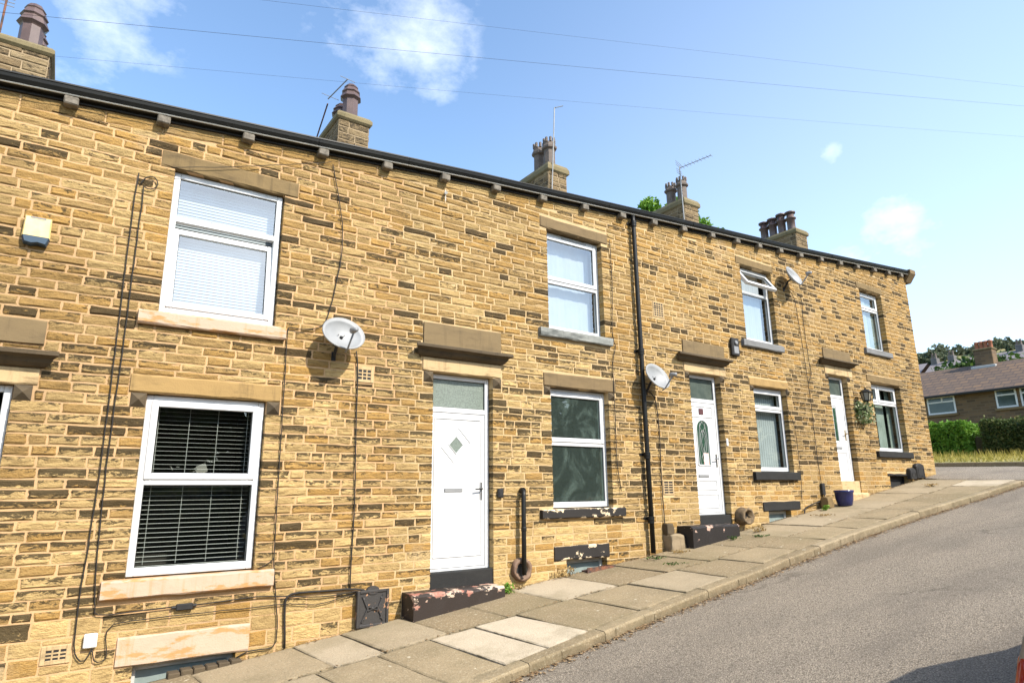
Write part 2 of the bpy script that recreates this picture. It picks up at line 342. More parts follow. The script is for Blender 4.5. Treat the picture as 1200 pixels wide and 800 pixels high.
# ------------------------------------------------------------------ ground, pavement, kerb, roads
def sheet(name, x0, x1, nx, y0, y1, ny, zf, mat, edge=None, kind='structure', thick=0):
    mb = MB(); idx = []
    for i in range(nx+1):
        x = lerp(x0, x1, i/nx); row = []
        ya, yb = (edge(x) if edge else (y0, y1))
        for j in range(ny+1):
            y = lerp(ya, yb, j/ny); row.append(mb.vert((x, y, zf(x, y))))
        idx.append(row)
    for i in range(nx):
        for j in range(ny): mb.face((idx[i][j], idx[i+1][j], idx[i+1][j+1], idx[i][j+1]))
    return mb.build(name, mat, None, True, kind=kind)
def asphalt():
    t = NT('worn_asphalt'); f = t.noise(95, 3, .75); g = t.noise(30, 3, .75); b = t.noise((.35, 1.1, 1), 5, .6)
    c = t.ramp(f, [(.34, (.075, .061, .045)), (.50, (.225, .188, .143)), (.66, (.50, .425, .33))])
    c = t.mix(t.math('MULTIPLY', t.step(g, .54, .66), .7), c, (.085, .07, .052)); c = t.mix(t.math('MULTIPLY', t.step(b, .40, .66), .42), c, (.115, .098, .08)); 
    c = t.mix(t.math('MULTIPLY', t.step(t.noise((.8, 3.0, 1), 4, .6, loc=(4, 2, 0)), .55, .75), .3), c, (.25, .215, .17))
    wob = t.n.new('ShaderNodeVectorMath'); wob.operation = 'ADD'; t.l.new(t.pos, wob.inputs[0]); wn_ = t.n.new('ShaderNodeTexNoise'); wn_.inputs['Scale'].default_value = 1.5; wn_.inputs['Detail'].default_value = 4; t.l.new(t.pos, wn_.inputs['Vector']); sc_ = t.n.new('ShaderNodeVectorMath'); sc_.operation = 'SCALE'; sc_.inputs['Scale'].default_value = .8; t.l.new(wn_.outputs['Color'], sc_.inputs[0]); t.l.new(sc_.outputs[0], wob.inputs[1])
    vo = t.n.new('ShaderNodeTexVoronoi'); vo.feature = 'DISTANCE_TO_EDGE'; vo.inputs['Scale'].default_value = .42; t.l.new(wob.outputs[0], vo.inputs['Vector'])
    crack = t.math('MULTIPLY', t.math('SUBTRACT', 1.0, t.step(vo.outputs['Distance'], .003, .012)), t.step(t.noise(.5, 3, .5, loc=(6, 6, 0)), .50, .60)); c = t.mix(t.math('MULTIPLY', crack, .35), c, (.045, .037, .028))
    t.col(c); t.rough(.9); t.b.inputs['Specular IOR Level'].default_value = .25; t.bump(t.math('ADD', f, g), .95, .014); return t.m
M['asphalt'] = asphalt()
def slabmat():
    t = NT('paving_flags'); a = t.attr('tone')
    c = t.ramp(a[0], [(0.0, (.215, .160, .092)), (.45, (.29, .225, .135)), (.75, (.345, .28, .19)), (1.0, (.47, .395, .29))])
    big = t.noise((1.6, 1.6, 1), 6, .65); c = t.mix(t.math('MULTIPLY', t.step(big, .42, .7), t.math('SUBTRACT', .62, t.math('MULTIPLY', a[0], .5))), c, (.155, .122, .072))
    sp = t.noise(42, 3, .7); c = t.mix(t.math('MULTIPLY', t.step(sp, .52, .68), t.math('SUBTRACT', .75, t.math('MULTIPLY', a[0], .5))), c, (.44, .375, .26)); c = t.mix(t.math('MULTIPLY', t.step(t.noise(75, 3, .7), .50, .66), t.math('SUBTRACT', .8, t.math('MULTIPLY', a[0], .55))), c, (.13, .105, .068))
    c = t.mix(t.step(t.noise(9, 3, .5, loc=(3, 3, 3)), .71, .74), c, (.5, .45, .34))
    c = t.mix(t.math('MULTIPLY', a[2], t.math('MULTIPLY', t.step(t.noise(7, 5, .6), .35, .62), .75)), c, (.10, .082, .048)); c = t.mix(t.math('MULTIPLY', t.step(t.noise((.9, .9, 1), 6, .7, loc=(8, 1, 0)), .50, .64), .35), c, (.17, .14, .075)); c = t.mix(a[1], c, (.085, .066, .042)); t.col(c); t.rough(.92); t.b.inputs['Specular IOR Level'].default_value = .2
    t.bump(t.math('ADD', t.noise(60, 4), t.math('MULTIPLY', sp, .6)), .55, .01); return t.m
M['flag'] = slabmat()
def grassmat(name, a, b, c3):
    t = NT(name); n = t.noise(.35, 6, .65); c = t.mix(t.step(n, .38, .62), a, b); c = t.mix(t.math('MULTIPLY', t.step(t.noise(3, 5, .7), .45, .7), .5), c, c3); t.col(c); t.rough(.95); return t.m
M['field'] = grassmat('hillside_grass', (.16, .17, .055), (.30, .25, .11), (.10, .13, .04))
M['verge'] = grassmat('verge_soil', (.20, .19, .06), (.28, .24, .09), (.12, .13, .04))

road = sheet('road', -14, 16.45, 120, 0, 0, 24, RD, M['asphalt'], edge=lambda x: (yk(x)-.005 if x < 16.1 else yk(16.1)-.005, -7.9))
def SR(x, y): return RD(x, y) if y < -1.5 else lerp(RD(x, -1.5), PV(x, y)-.02, min(1, (y+1.5)/1.2))
sheet('side_road', 16.452, 22.3, 24, -8, 45, 80, SR, M['asphalt'])
sheet('far_pavement', -14, 22.3, 60, -10, -7.9, 6, lambda x, y: RD(x, -7.9)+.1, M['flag'])
def terrain(x, y):
    z = interp(x, [-300, -14, 17, 30, 60, 95, 150, 170, 400], [-20, -3.7, -.35, .3, 5.2, 10.5, 26.6, 27.5, 34])
    if x > 120: z += 1.2*mnoise.noise(Vector((x*.02, y*.02, 1)))
    if y < -12 and x < 60: z = max(z-.1, z+(-y-12)*.02)
    return z
sheet('ground', -300, 400, 140, -300, 300, 60, terrain, M['field'])
# kerb stones
mb = MB(); x = -6.0
while x < 16.05:
    L = rng.uniform(.75, 1.15); x2 = min(x+L-.008, 16.1)
    dz = rng.uniform(-.006, .006); mb.tone = (rng.uniform(.05, .6), 0, 0)
    n = 5
    for k in range(n):
        a, b = lerp(x, x2, k/n), lerp(x, x2, (k+1)/n)
        def sec(q):
            y = yk(q); zt = PV(q, y)+dz+.003; zb = RD(q, y)-.1
            return [(q, y+.15, zt), (q, y+.022, zt-.003), (q, y+.004, zt-.022), (q, y, zb), (q, y+.15, zb)]
        def ring(q):
            out = []; tn = mb.tone
            for w_, p in enumerate(sec(q)): mb.tone = (tn[0], (0, 0, .12, .85, 0)[w_], (.6, .1, .5, 1, 1)[w_]); out.append(mb.vert((p[0], p[1]+rng.uniform(-.004, .004)*(w_ in (1, 2)), p[2]+rng.uniform(-.004, .004)*(w_ == 2))))
            mb.tone = tn; return out
        A = ring(a); B = ring(b)
        for j in range(5): mb.face((A[j], A[(j+1) % 5], B[(j+1) % 5], B[j]))
        if k == 0: mb.face(A[::-1])
        if k == n-1: mb.face(B)
    x = x2+.008
mb.build('kerb', M['flag'], kind='structure')
# flagstones: two courses of slabs of mixed size over a dirty bed
mb = MB()
def slab(x0, x1, y0a, y1a, tone, sk=0.0):
    g = .007; tx = [rng.uniform(-.008, .008) for _ in range(4)]; mb.tone = (tone, 0, 0)
    fr = [0, .035, .30, .68, .965, 1]; n = 5; top = []
    for i in range(n+1):
        for j in range(n+1):
            x = lerp(x0+g, x1-g, fr[i]); ya = max(y0a, yk(x)+.158)
            y = lerp(ya+g, y1a-g, fr[j]); xx = x+sk*(y-y1a); edge = i in (0, n) or j in (0, n)
            ti = lerp(lerp(tx[0], tx[1], fr[i]), lerp(tx[2], tx[3], fr[i]), fr[j]); r = -rng.uniform(.003, .010) if edge else 0
            if edge: xx += rng.uniform(-.004, .004); y += rng.uniform(-.004, .004)
            mb.tone = (tone, 0, 1.0 if edge else .12 if i in (1, n-1) or j in (1, n-1) else 0)
            top.append(mb.vert((xx, y, PV(xx, y)+ti+r+rng.uniform(-.001, .001))))
    for i in range(n):
        for j in range(n): mb.face((top[i*(n+1)+j], top[(i+1)*(n+1)+j], top[(i+1)*(n+1)+j+1], top[i*(n+1)+j+1]))
    mb.tone = (tone, .6, 1)
    per = [top[i*(n+1)] for i in range(n+1)]+[top[n*(n+1)+j] for j in range(1, n+1)]+[top[i*(n+1)+n] for i in range(n-1, -1, -1)]+[top[j] for j in range(n-1, 0, -1)]
    low = [mb.vert((mb.v[p][0], mb.v[p][1], mb.v[p][2]-.05)) for p in per]
    for k in range(len(per)): mb.face((per[k], low[k], low[(k+1) % len(per)], per[(k+1) % len(per)]))
SK = -.10
inner = [-6, -5.1, -4.3, -3.3, -2.5, -1.5, -.6, .35, 1.2, 2.13, 2.62, 3.3, 4.0, 4.75, 5.62, 6.5, 7.35, 8.3, 9.2, 10.2, 11.0, 12.1, 13.0, 14.1, 15.0, 16.1]
outer = [-6, -5.4, -4.6, -3.7, -2.9, -2.0, -1.2, -.3, .6, 1.4, 2.05, 2.62, 3.16, 3.67, 4.19, 5.0, 5.85, 6.75, 7.6, 8.5, 9.3, 10.3, 11.2, 12.2, 13.1, 14.2, 15.25, 16.1]
for i in range(len(inner)-1):
    tn = rng.uniform(.05, .68)
    if abs(inner[i]-2.13) < .01: tn = .80
    if abs(inner[i]-4.75) < .01: tn = .86
    if inner[i] > 9: tn = rng.uniform(.45, .72)
    slab(inner[i], inner[i+1], -.99, -.02, tn, SK)
for i in range(len(outer)-1):
    tn = rng.uniform(.05, .66)
    if abs(outer[i]-3.16) < .01: tn = .97
    if abs(outer[i]-3.67) < .01: tn = 1.0
    if outer[i] > 15.2: tn = .95
    slab(outer[i]+.1*(-1)*0, outer[i+1], -3.2, -.99, tn, SK)
mb.tone = (0, 1, 0); ids = []
for i in range(91):
    x = lerp(-6.2, 16.3, i/90); ids.append([mb.vert((x, yy, PV(x, yy)-.018)) for yy in (yk(x)+.05, -1.0, .05)])
for i in range(90):
    for j in range(2): mb.face((ids[i][j], ids[i+1][j], ids[i+1][j+1], ids[i][j+1]))
mb.build('pavement', M['flag'], kind='structure')
sheet('verge', 22.3, 25.6, 12, -8, 40, 60, lambda x, y: PV(x, y)+.10, M['verge'])
mb = MB(); mb.tone = (.3, 0, 0)
for y in range(-8, 40):
    a = [(22.2, y, SR(22.2, y)-.1), (22.2, y, PV(22.2, y)+.10), (22.33, y, PV(22.3, y)+.105), (22.33, y, SR(22.2, y)-.1)]; b = [(p[0], y+.99, p[2]+.03) for p in a]
    A = [mb.vert(p) for p in a]; B = [mb.vert(p) for p in b]
    for j in range(4): mb.face((A[j], A[(j+1) % 4], B[(j+1) % 4], B[j]))
    mb.face(A[::-1]); mb.face(B)
mb.build('verge_kerb', M['flag'], kind='structure')

# ------------------------------------------------------------------ terrace: openings
HB = [-4.2, -1.35, 3.21, 7.42, 11.45, 17.12]          # party lines; the first bay belongs to the left house
HLAB = [('stone terraced house at left with white slatted blinds and pinkish sills', 'left'),
        ('stone terraced house with plain white door with diamond pane and red doorstep', 'b'),
        ('stone terraced house with arched glass door panel and open top vent', 'c'),
        ('end terraced house with lantern beside its door, at top of the slope', 'd')]
houses = []
for k, (xa, xb) in enumerate(((-4.2, 3.21), (3.21, 7.42), (7.42, 11.45), (11.45, 17.12))):
    cx = (max(xa, -1.35)+xb)/2
    houses.append(empty('terraced_house', (cx, 0, G(cx)), HLAB[k][0], 'house', 'terraced houses up the street'))
# name: x0,x1,z0,z1 opening
W = {'W1': (.60, 1.71, -.715, .975, 0), 'U1': (.61, 1.735, 1.785, 3.34, 0), 'W2': (5.53, 6.63, -.215, 1.455, 1), 'U2': (5.53, 6.62, 2.29, 3.84, 1),
     'W3': (10.25, 11.27, .32, 1.87, 2), 'U3': (10.2, 11.2, 2.72, 4.21, 2), 'W4': (14.6, 15.93, .80, 2.32, 3), 'U4': (14.67, 15.68, 3.09, 4.52, 3)}
D = {'D0': (-1.33, -.42, -1.5, .975, 0), 'D1': (3.68, 4.56, -.9, 1.485, 1), 'D2': (8.5, 9.31, -.385, 1.95, 2), 'D3': (12.86, 13.6, .16, 2.33, 3)}
CEL = {'C1': (.74, 1.60, -2.2, -1.45, 0), 'C2': (5.73, 6.46, -1.6, -.88, 1), 'C3': (10.34, 11.02, -1.1, -.36, 2), 'C4': (14.85, 15.72, -.6, .27, 3)}
SILL = {'W1': (.42, 1.895, -.875, 'sill_pink'), 'U1': (.44, 1.845, 1.65, 'sill_pink'), 'W2': (5.30, 6.82, -.34, 'sill_black_flaking'), 'U2': (5.34, 6.73, 2.165, 'sill_grey_streak'),
        'W3': (10.0, 11.36, .17, 'sill_black'), 'U3': (10.03, 11.3, 2.59, 'sill_grey'), 'W4': (14.42, 15.99, .66, 'sill_black'), 'U4': (14.52, 15.72, 2.96, 'sill_grey')}
LIN = {'W1': (.45, 1.845, 1.15, 'lintel_gold'), 'U1': (.48, 1.88, 3.525, 'lintel'), 'W2': (5.41, 6.775, 1.65, 'lintel_dark'), 'U2': (5.41, 6.75, 4.015, 'lintel_dark'),
       'W3': (10.14, 11.36, 2.02, 'lintel_gold'), 'U3': (10.09, 11.26, 4.365, 'lintel'), 'W4': (14.45, 16.08, 2.48, 'lintel'), 'U4': (14.56, 15.74, 4.675, 'lintel')}
HEAD = {'D0': (-1.5, -.255, 1.13, 1.27, 1.34, 1.565, -1.62, -.13), 'D1': (3.53, 4.685, 1.665, 1.80, 1.80, 2.11, 3.37, 4.79),
        'D2': (8.38, 9.47, 2.115, 2.24, 2.24, 2.50, 8.13, 9.52), 'D3': (12.76, 13.83, 2.52, 2.635, 2.635, 2.89, 12.5, 13.88)}
CLIN = {'C1': (.60, 1.71, -1.205, 'sill_pink'), 'C2': (5.52, 6.5, -.70, 'sill_black_flaking'), 'C3': (10.2, 11.32, -.20, 'sill_black'), 'C4': (14.78, 15.8, .32, 'sill_black')}
BLOCKS = {'W1': .135, 'D0': .135, 'D1': .135, 'W2': .12, 'W3': .10, 'D2': .11, 'D3': .10}
VENT = {'a': (2.665, 2.895, 1.265, 1.455, 0), 'b': (7.69, 7.935, -.055, .175, 2), 'c': (7.72, 7.98, 2.80, 3.07, 2), 'd': (.05, .27, -1.355, -1.20, 0)}
YF = {'W1': .055, 'U1': .055, 'W2': .10, 'U2': .10, 'W3': .10, 'U3': .10, 'W4': .12, 'U4': .12, 'D0': .07, 'D1': .09, 'D2': .11, 'D3': .11}
HOLES = []    # rectangles where no walling stone sits: (x0,x1,z0,z1)
OPEN = []     # holes right through the wall
for k, (a, b, c, d, h) in list(W.items())+list(D.items())+list(CEL.items()):
    OPEN.append((a, b, c-(.235 if k[0] == 'D' else 0), d)); HOLES.append((a, b, c, d))
for k, (a, b, z, m) in SILL.items(): HOLES.append((a, b, z, W[k][2]))
for k, (a, b, z, m) in LIN.items(): HOLES.append((a, b, W[k][3], z))
for k, (a, b, z, m) in CLIN.items(): HOLES.append((a, b, CEL[k][3], z))
for k, q in HEAD.items(): HOLES += [(q[0], q[1], D[k][3], q[2]), (q[0]-.02, q[1]+.02, q[2], q[3]), (q[0], q[1], q[4], q[5])]
for k, bw in BLOCKS.items():
    o = W[k] if k in W else D[k]; HOLES += [(o[0]-bw-.01, o[0], o[3]-bw*1.02, o[3]), (o[1], o[1]+bw+.01, o[3]-bw*1.02, o[3])]
for k, q in VENT.items(): HOLES.append(q[:4])
HOLES += [(3.33, 4.53, -1.4, -1.06), (7.96, 9.06, -1, -.515)]
for dk in ('D0', 'D1', 'D2', 'D3'): HOLES.append((D[dk][0], D[dk][1], D[dk][2]-.235, D[dk][2]))

def subtract(iv, a, b):
    out = []
    for p, q in iv:
        if b <= p or a >= q: out.append((p, q))
        else:
            if a > p: out.append((p, a))
            if b < q: out.append((b, q))
    return out
def sill_line(x):                                      # below this the walling is the paler, larger plinth stone
    return interp(x, [-4, 2.5, 3.2, 7.3, 7.5, 11.4, 11.5, 17.2], [-1.05, -.98, -.42, -.36, -.02, .08, .5, .66])
wallmb = [MB() for _ in houses]
def house_of(x): return 0 if x < 3.21 else 1 if x < 7.42 else 2 if x < 11.45 else 3
def stone(mb, x0, x1, zb0, zb1, zt0, zt1, deepL=False, deepR=False, shade=None):
    L = x1-x0
    if L < .015: return
    Hh = max(zt0-zb0, zt1-zb1); xm, zm = (x0+x1)/2, (zb0+zt0)/2
    pl = zm < sill_line(xm)+rng.uniform(-.12, .05)
    clump = mnoise.noise(Vector((xm*.9, zm*1.3, 3.1)))*.5+.5
    r = rng.random()
    lower = zm < sill_line(xm)+2.3+.5*(clump-.5); q = rng.random()+.55*(clump-.5)
    def bias(v): return (v+2)/4
    if pl: tone = (rng.choice((rng.uniform(0, .2), rng.uniform(.7, 1), rng.uniform(.6, 1))), bias(rng.uniform(-2.4, -1.4) if r > .16 else rng.uniform(-.7, 0)), rng.uniform(.3, .9))
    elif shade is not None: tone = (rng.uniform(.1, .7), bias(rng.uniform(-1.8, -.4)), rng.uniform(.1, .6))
    elif lower: tone = (rng.choice((rng.uniform(0, .4), rng.uniform(.55, 1), rng.uniform(.55, 1))), bias(rng.uniform(-1.5, -.7) if q < .20 else rng.uniform(-.8, 0) if q < .82 else rng.uniform(.1, 1.0)), rng.uniform(.4, 1))
    else: tone = (rng.uniform(0, .75), bias(rng.uniform(-1.8, -1.0) if q < .38 else rng.uniform(-1.0, -.3) if q < .84 else rng.uniform(0, 1.1)), rng.uniform(.0, .6))
    if xm > 7.42: tone = (tone[0]*(.82 if xm < 11.45 else .72), tone[1]+(.02 if xm < 11.45 else .045), tone[2])
    mb.tone = tone
    nx = max(2, min(8, int(L/.075))); ins = min(.014, L*.3)
    us = [0.0]+[lerp(ins, L-ins, k/(nx-1)) for k in range(nx)]+[L]
    vs = [0.0, min(.3, .013/Hh), .5, 1-min(.3, .013/Hh), 1.0]
    proud = rng.uniform(.005, .014); tilt = rng.uniform(-.006, .006)
    ids = []
    sd = rng.uniform(0, 100)
    for j, v in enumerate(vs):
        row = []
        for i, uu in enumerate(us):
            f = uu/L; zb = lerp(zb0, zb1, f); zt = lerp(zt0, zt1, f); z = lerp(zb, zt, v); x = x0+uu
            edge = i in (0, len(us)-1) or j in (0, 4)
            if edge:
                y = -.003
                if j in (0, 4) and not (i in (0, len(us)-1)): z += rng.uniform(-.0055, .0055)
                if i == 0 and not deepL: x += rng.uniform(-.004, .006)
                if i == len(us)-1 and not deepR: x += rng.uniform(-.006, .004)
                if (i == 0 and deepL) or (i == len(us)-1 and deepR): y = -.006
            else:
                nz = mnoise.noise(Vector((x*9, z*22, sd)))
                y = -proud+tilt*(v-.5)*2-nz*.009+rng.uniform(-.0025, .0025)
                if pl: y = -.005-nz*.002
            row.append(mb.vert((x, y, z), (f, v)))
        ids.append(row)
    for j in range(4):
        for i in range(len(us)-1): mb.face((ids[j][i], ids[j][i+1], ids[j+1][i+1], ids[j+1][i]))
    def side(lst, dep):
        back = [mb.vert((mb.v[q][0], dep, mb.v[q][2]), mb.u[q]) for q in lst]
        for k in range(len(lst)-1): mb.face((lst[k], back[k], back[k+1], lst[k+1]))
    n = len(us)-1
    side([ids[j][0] for j in range(5)], .15 if deepL else .008); side([ids[j][n] for j in range(4, -1, -1)], .15 if deepR else .008)
    side(ids[0][::-1], .008); side(ids[4], .008)
BAND = .125
def TOP(x): return E(x)-.028-BAND
z = -2.35
XL, XR = -4.2, 17.12
while z < 5.2:
    hgt = rng.uniform(.125, .15) if z < -1.05 else rng.uniform(.080, .100)
    za, zb = z, z+hgt; z = zb; J = .0100
    rs = [h for h in HOLES if h[2] < zb-.004 and h[3] > za+.004]
    xs = sorted(set([XL, XR]+[p for h in rs for p in (h[0], h[1]) if XL < p < XR]))
    segs = []
    for p, q in zip(xs, xs[1:]):
        m = (p+q)/2; iv = [(za, zb)]
        for h in rs:
            if h[0] <= m <= h[1]: iv = subtract(iv, h[2], h[3])
        segs.append([p, q, [t for t in iv if t[1]-t[0] > .028]])
    runs = []
    for p, q, iv in segs:
        for t in iv:
            for rn in runs:
                if abs(rn[1]-p) < 1e-6 and rn[2] == t: rn[1] = q; break
            else: runs.append([p, q, t])
    for p, q, t in runs:
        x = p
        def isopen(xx, sgn): return any(abs((h[1] if sgn < 0 else h[0])-xx) < 1e-6 and h[2] < t[1]-.03 and h[3] > t[0]+.03 for h in OPEN)
        first = True
        while x < q-1e-6:
            L = rng.choice((rng.uniform(.13, .24), rng.uniform(.20, .32), rng.uniform(.24, .38), rng.uniform(.30, .48)))
            if x > 7.42: L = lerp(L, .27, .45)*.86
            if first: L *= rng.uniform(.5, 1.05)
            x2 = x+L
            if q-x2 < .11: x2 = q
            if t[1] > G((x+x2)/2)-.2 and t[0] < TOP((x+x2)/2):
                dl = first and isopen(p, -1); dr = x2 == q and isopen(q, 1)
                a = x if dl else x+J*.9; b = x2 if dr else x2-J*.9
                z0, z1 = t[0]+J*.85, t[1]-J*.85
                zt0, zt1 = min(z1, TOP(a)-.008), min(z1, TOP(b)-.008)
                if max(zt0, zt1)-z0 > .03:
                    stone(wallmb[house_of((a+b)/2)], a, b, z0, z0, max(zt0, z0+.008), max(zt1, z0+.008), dl, dr)
            x = x2; first = False
# the sloping course of longer stones directly under the gutter
x = XL
while x < XR:
    x2 = min(x+rng.uniform(.38, .72), XR)
    if XR-x2 < .2: x2 = XR
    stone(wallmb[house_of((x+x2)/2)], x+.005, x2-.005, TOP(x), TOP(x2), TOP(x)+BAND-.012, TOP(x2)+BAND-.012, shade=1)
    x = x2
# small stacked stones at the far corner read as long-and-short quoins
mort = []
for hi, h in enumerate(houses):
    mb = MB(); xa, xb = ((-4.2, 3.21), (3.21, 7.42), (7.42, 11.45), (11.45, 17.12))[hi]
    hs = [o for o in OPEN if o[0] < xb and o[1] > xa]
    xs = sorted(set([xa, xb]+[p for o in hs for p in (o[0]-.003, o[1]+.003)]+[p for p in EX if xa < p < xb]))
    for p, q in zip(xs, xs[1:]):
        m = (p+q)/2; iv = [(-3.4, 99)]
        for o in hs:
            if o[0]-.003 <= m <= o[1]+.003: iv = subtract(iv, o[2]-.003, o[3]+.003)
        for a, b in iv:
            t0, t1 = (b, b) if b < 90 else (E(p)+.06, E(q)+.06)
            mb.poly([(p, 0, a), (q, 0, a), (q, 0, t1), (p, 0, t0)])
    for o in hs:                                       # reveals
        a, b, c, d = o[0]-.003, o[1]+.003, o[2]-.003, o[3]+.003
        mb.poly([(a, 0, c), (a, .2, c), (a, .2, d), (a, 0, d)]); mb.poly([(b, .2, c), (b, 0, c), (b, 0, d), (b, .2, d)])
        mb.poly([(a, 0, d), (a, .2, d), (b, .2, d), (b, 0, d)]); mb.poly([(a, .2, c), (a, 0, c), (b, 0, c), (b, .2, c)])
    # back wall and gable ends
    mb.poly([(xb, 5.6, -3.4), (xa, 5.6, -3.4), (xa, 5.6, E(xa)+.1), (xb, 5.6, E(xb)+.1)])
    for gx, on in ((xa if hi == 0 else xa+.015, True), (xb if hi == 3 else xb-.015, True)):
        if on: mb.poly([(gx, 0, -3.4), (gx, 5.6, -3.4), (gx, 5.6, E(gx)+.06), (gx, 2.75, E(gx)+.06+2.75*.46), (gx, 0, E(gx)+.06)])
    mm = M['mortar_pink'] if hi == 0 else M['mortar']
    # join mortar and stones in one wall mesh (material slots)
    sm = wallmb[hi]; base = len(sm.v); sm.mi = [0]*len(sm.f)
    sm.v += mb.v; sm.t += mb.t; sm.u += mb.u; sm.f += [tuple(i+base for i in f) for f in mb.f]; sm.mi += [1]*len(mb.f)
    sm.keep = True
    sm.build('wall', [M['stone'], mm], h)

# ------------------------------------------------------------------ terrace: windows, doors
def rough_box(mb, a, b, bev=.012, n=6, amp=.004):
    """a dressed stone: a long bar in several lengths so that its arrises wander"""
    xs = [lerp(a[0], b[0], k/n) for k in range(n+1)]; rings = []
    for k, x in enumerate(xs):
        j = lambda: rng.uniform(-amp, amp)
        y0, y1, z0, z1 = a[1], b[1], a[2], b[2]
        rings.append([mb.vert(p, (k/n, v_)) for p, v_ in (((x, y0+bev+j(), z0+j()), 0), ((x, y1, z0), 0), ((x, y1, z1), 1), ((x, y0+bev+j(), z1+j()), 1), ((x, y0+j()*.5, z1-bev+j()), .9), ((x, y0+j()*.5, z0+bev+j()), .1))])
    for k in range(n):
        for i in range(6): mb.face((rings[k][i], rings[k][(i+1) % 6], rings[k+1][(i+1) % 6], rings[k+1][i]))
    mb.face(rings[0][::-1]); mb.face(rings[-1])
def bars(mb, x0, x1, z0, z1, y0, y1, w, wb=None, bev=.006):
    wb = wb or w
    mb.box((x0, y0, z0), (x0+w, y1, z1), bev); mb.box((x1-w, y0, z0), (x1, y1, z1), bev)
    mb.box((x0+w, y0+.001, z1-w), (x1-w, y1-.001, z1), bev); mb.box((x0+w, y0+.001, z0), (x1-w, y1-.001, z0+wb), bev)
def pyramid(mb, x0, x1, z0, z1):
    c = mb.vert(((x0+x1)/2, -.055, (z0+z1)/2)); q = [mb.vert(p) for p in ((x0, -.004, z0), (x1, -.004, z0), (x1, -.004, z1), (x0, -.004, z1))]
    bk = [mb.vert((mb.v[i][0], .1, mb.v[i][2])) for i in q]
    for k in range(4): mb.face((q[k], q[(k+1) % 4], c)); mb.face((q[k], bk[k], bk[(k+1) % 4], q[(k+1) % 4]))
def room(par, x0, x1, z0, z1, y0=.24, y1=1.6):
    mb = MB(); mb.keep = True; e = .06; x0 -= e; x1 += e; z0 -= e; z1 += e
    mb.poly([(x0, y1, z0), (x1, y1, z0), (x1, y1, z1), (x0, y1, z1)])
    for a, b in (((x0, z0), (x0, z1)), ((x0, z1), (x1, z1)), ((x1, z1), (x1, z0)), ((x1, z0), (x0, z0))):
        mb.poly([(a[0], y0, a[1]), (b[0], y0, b[1]), (b[0], y1, b[1]), (a[0], y1, a[1])])
        s = .12; cx, cz = (x0+x1)/2, (z0+z1)/2                      # return to the wall so that no daylight leaks round
        mb.poly([(a[0], y0, a[1]), (b[0], y0, b[1]), (b[0], .19, b[1]), (a[0], .19, a[1])])
    mb.build('room_interior', M['room'], par)
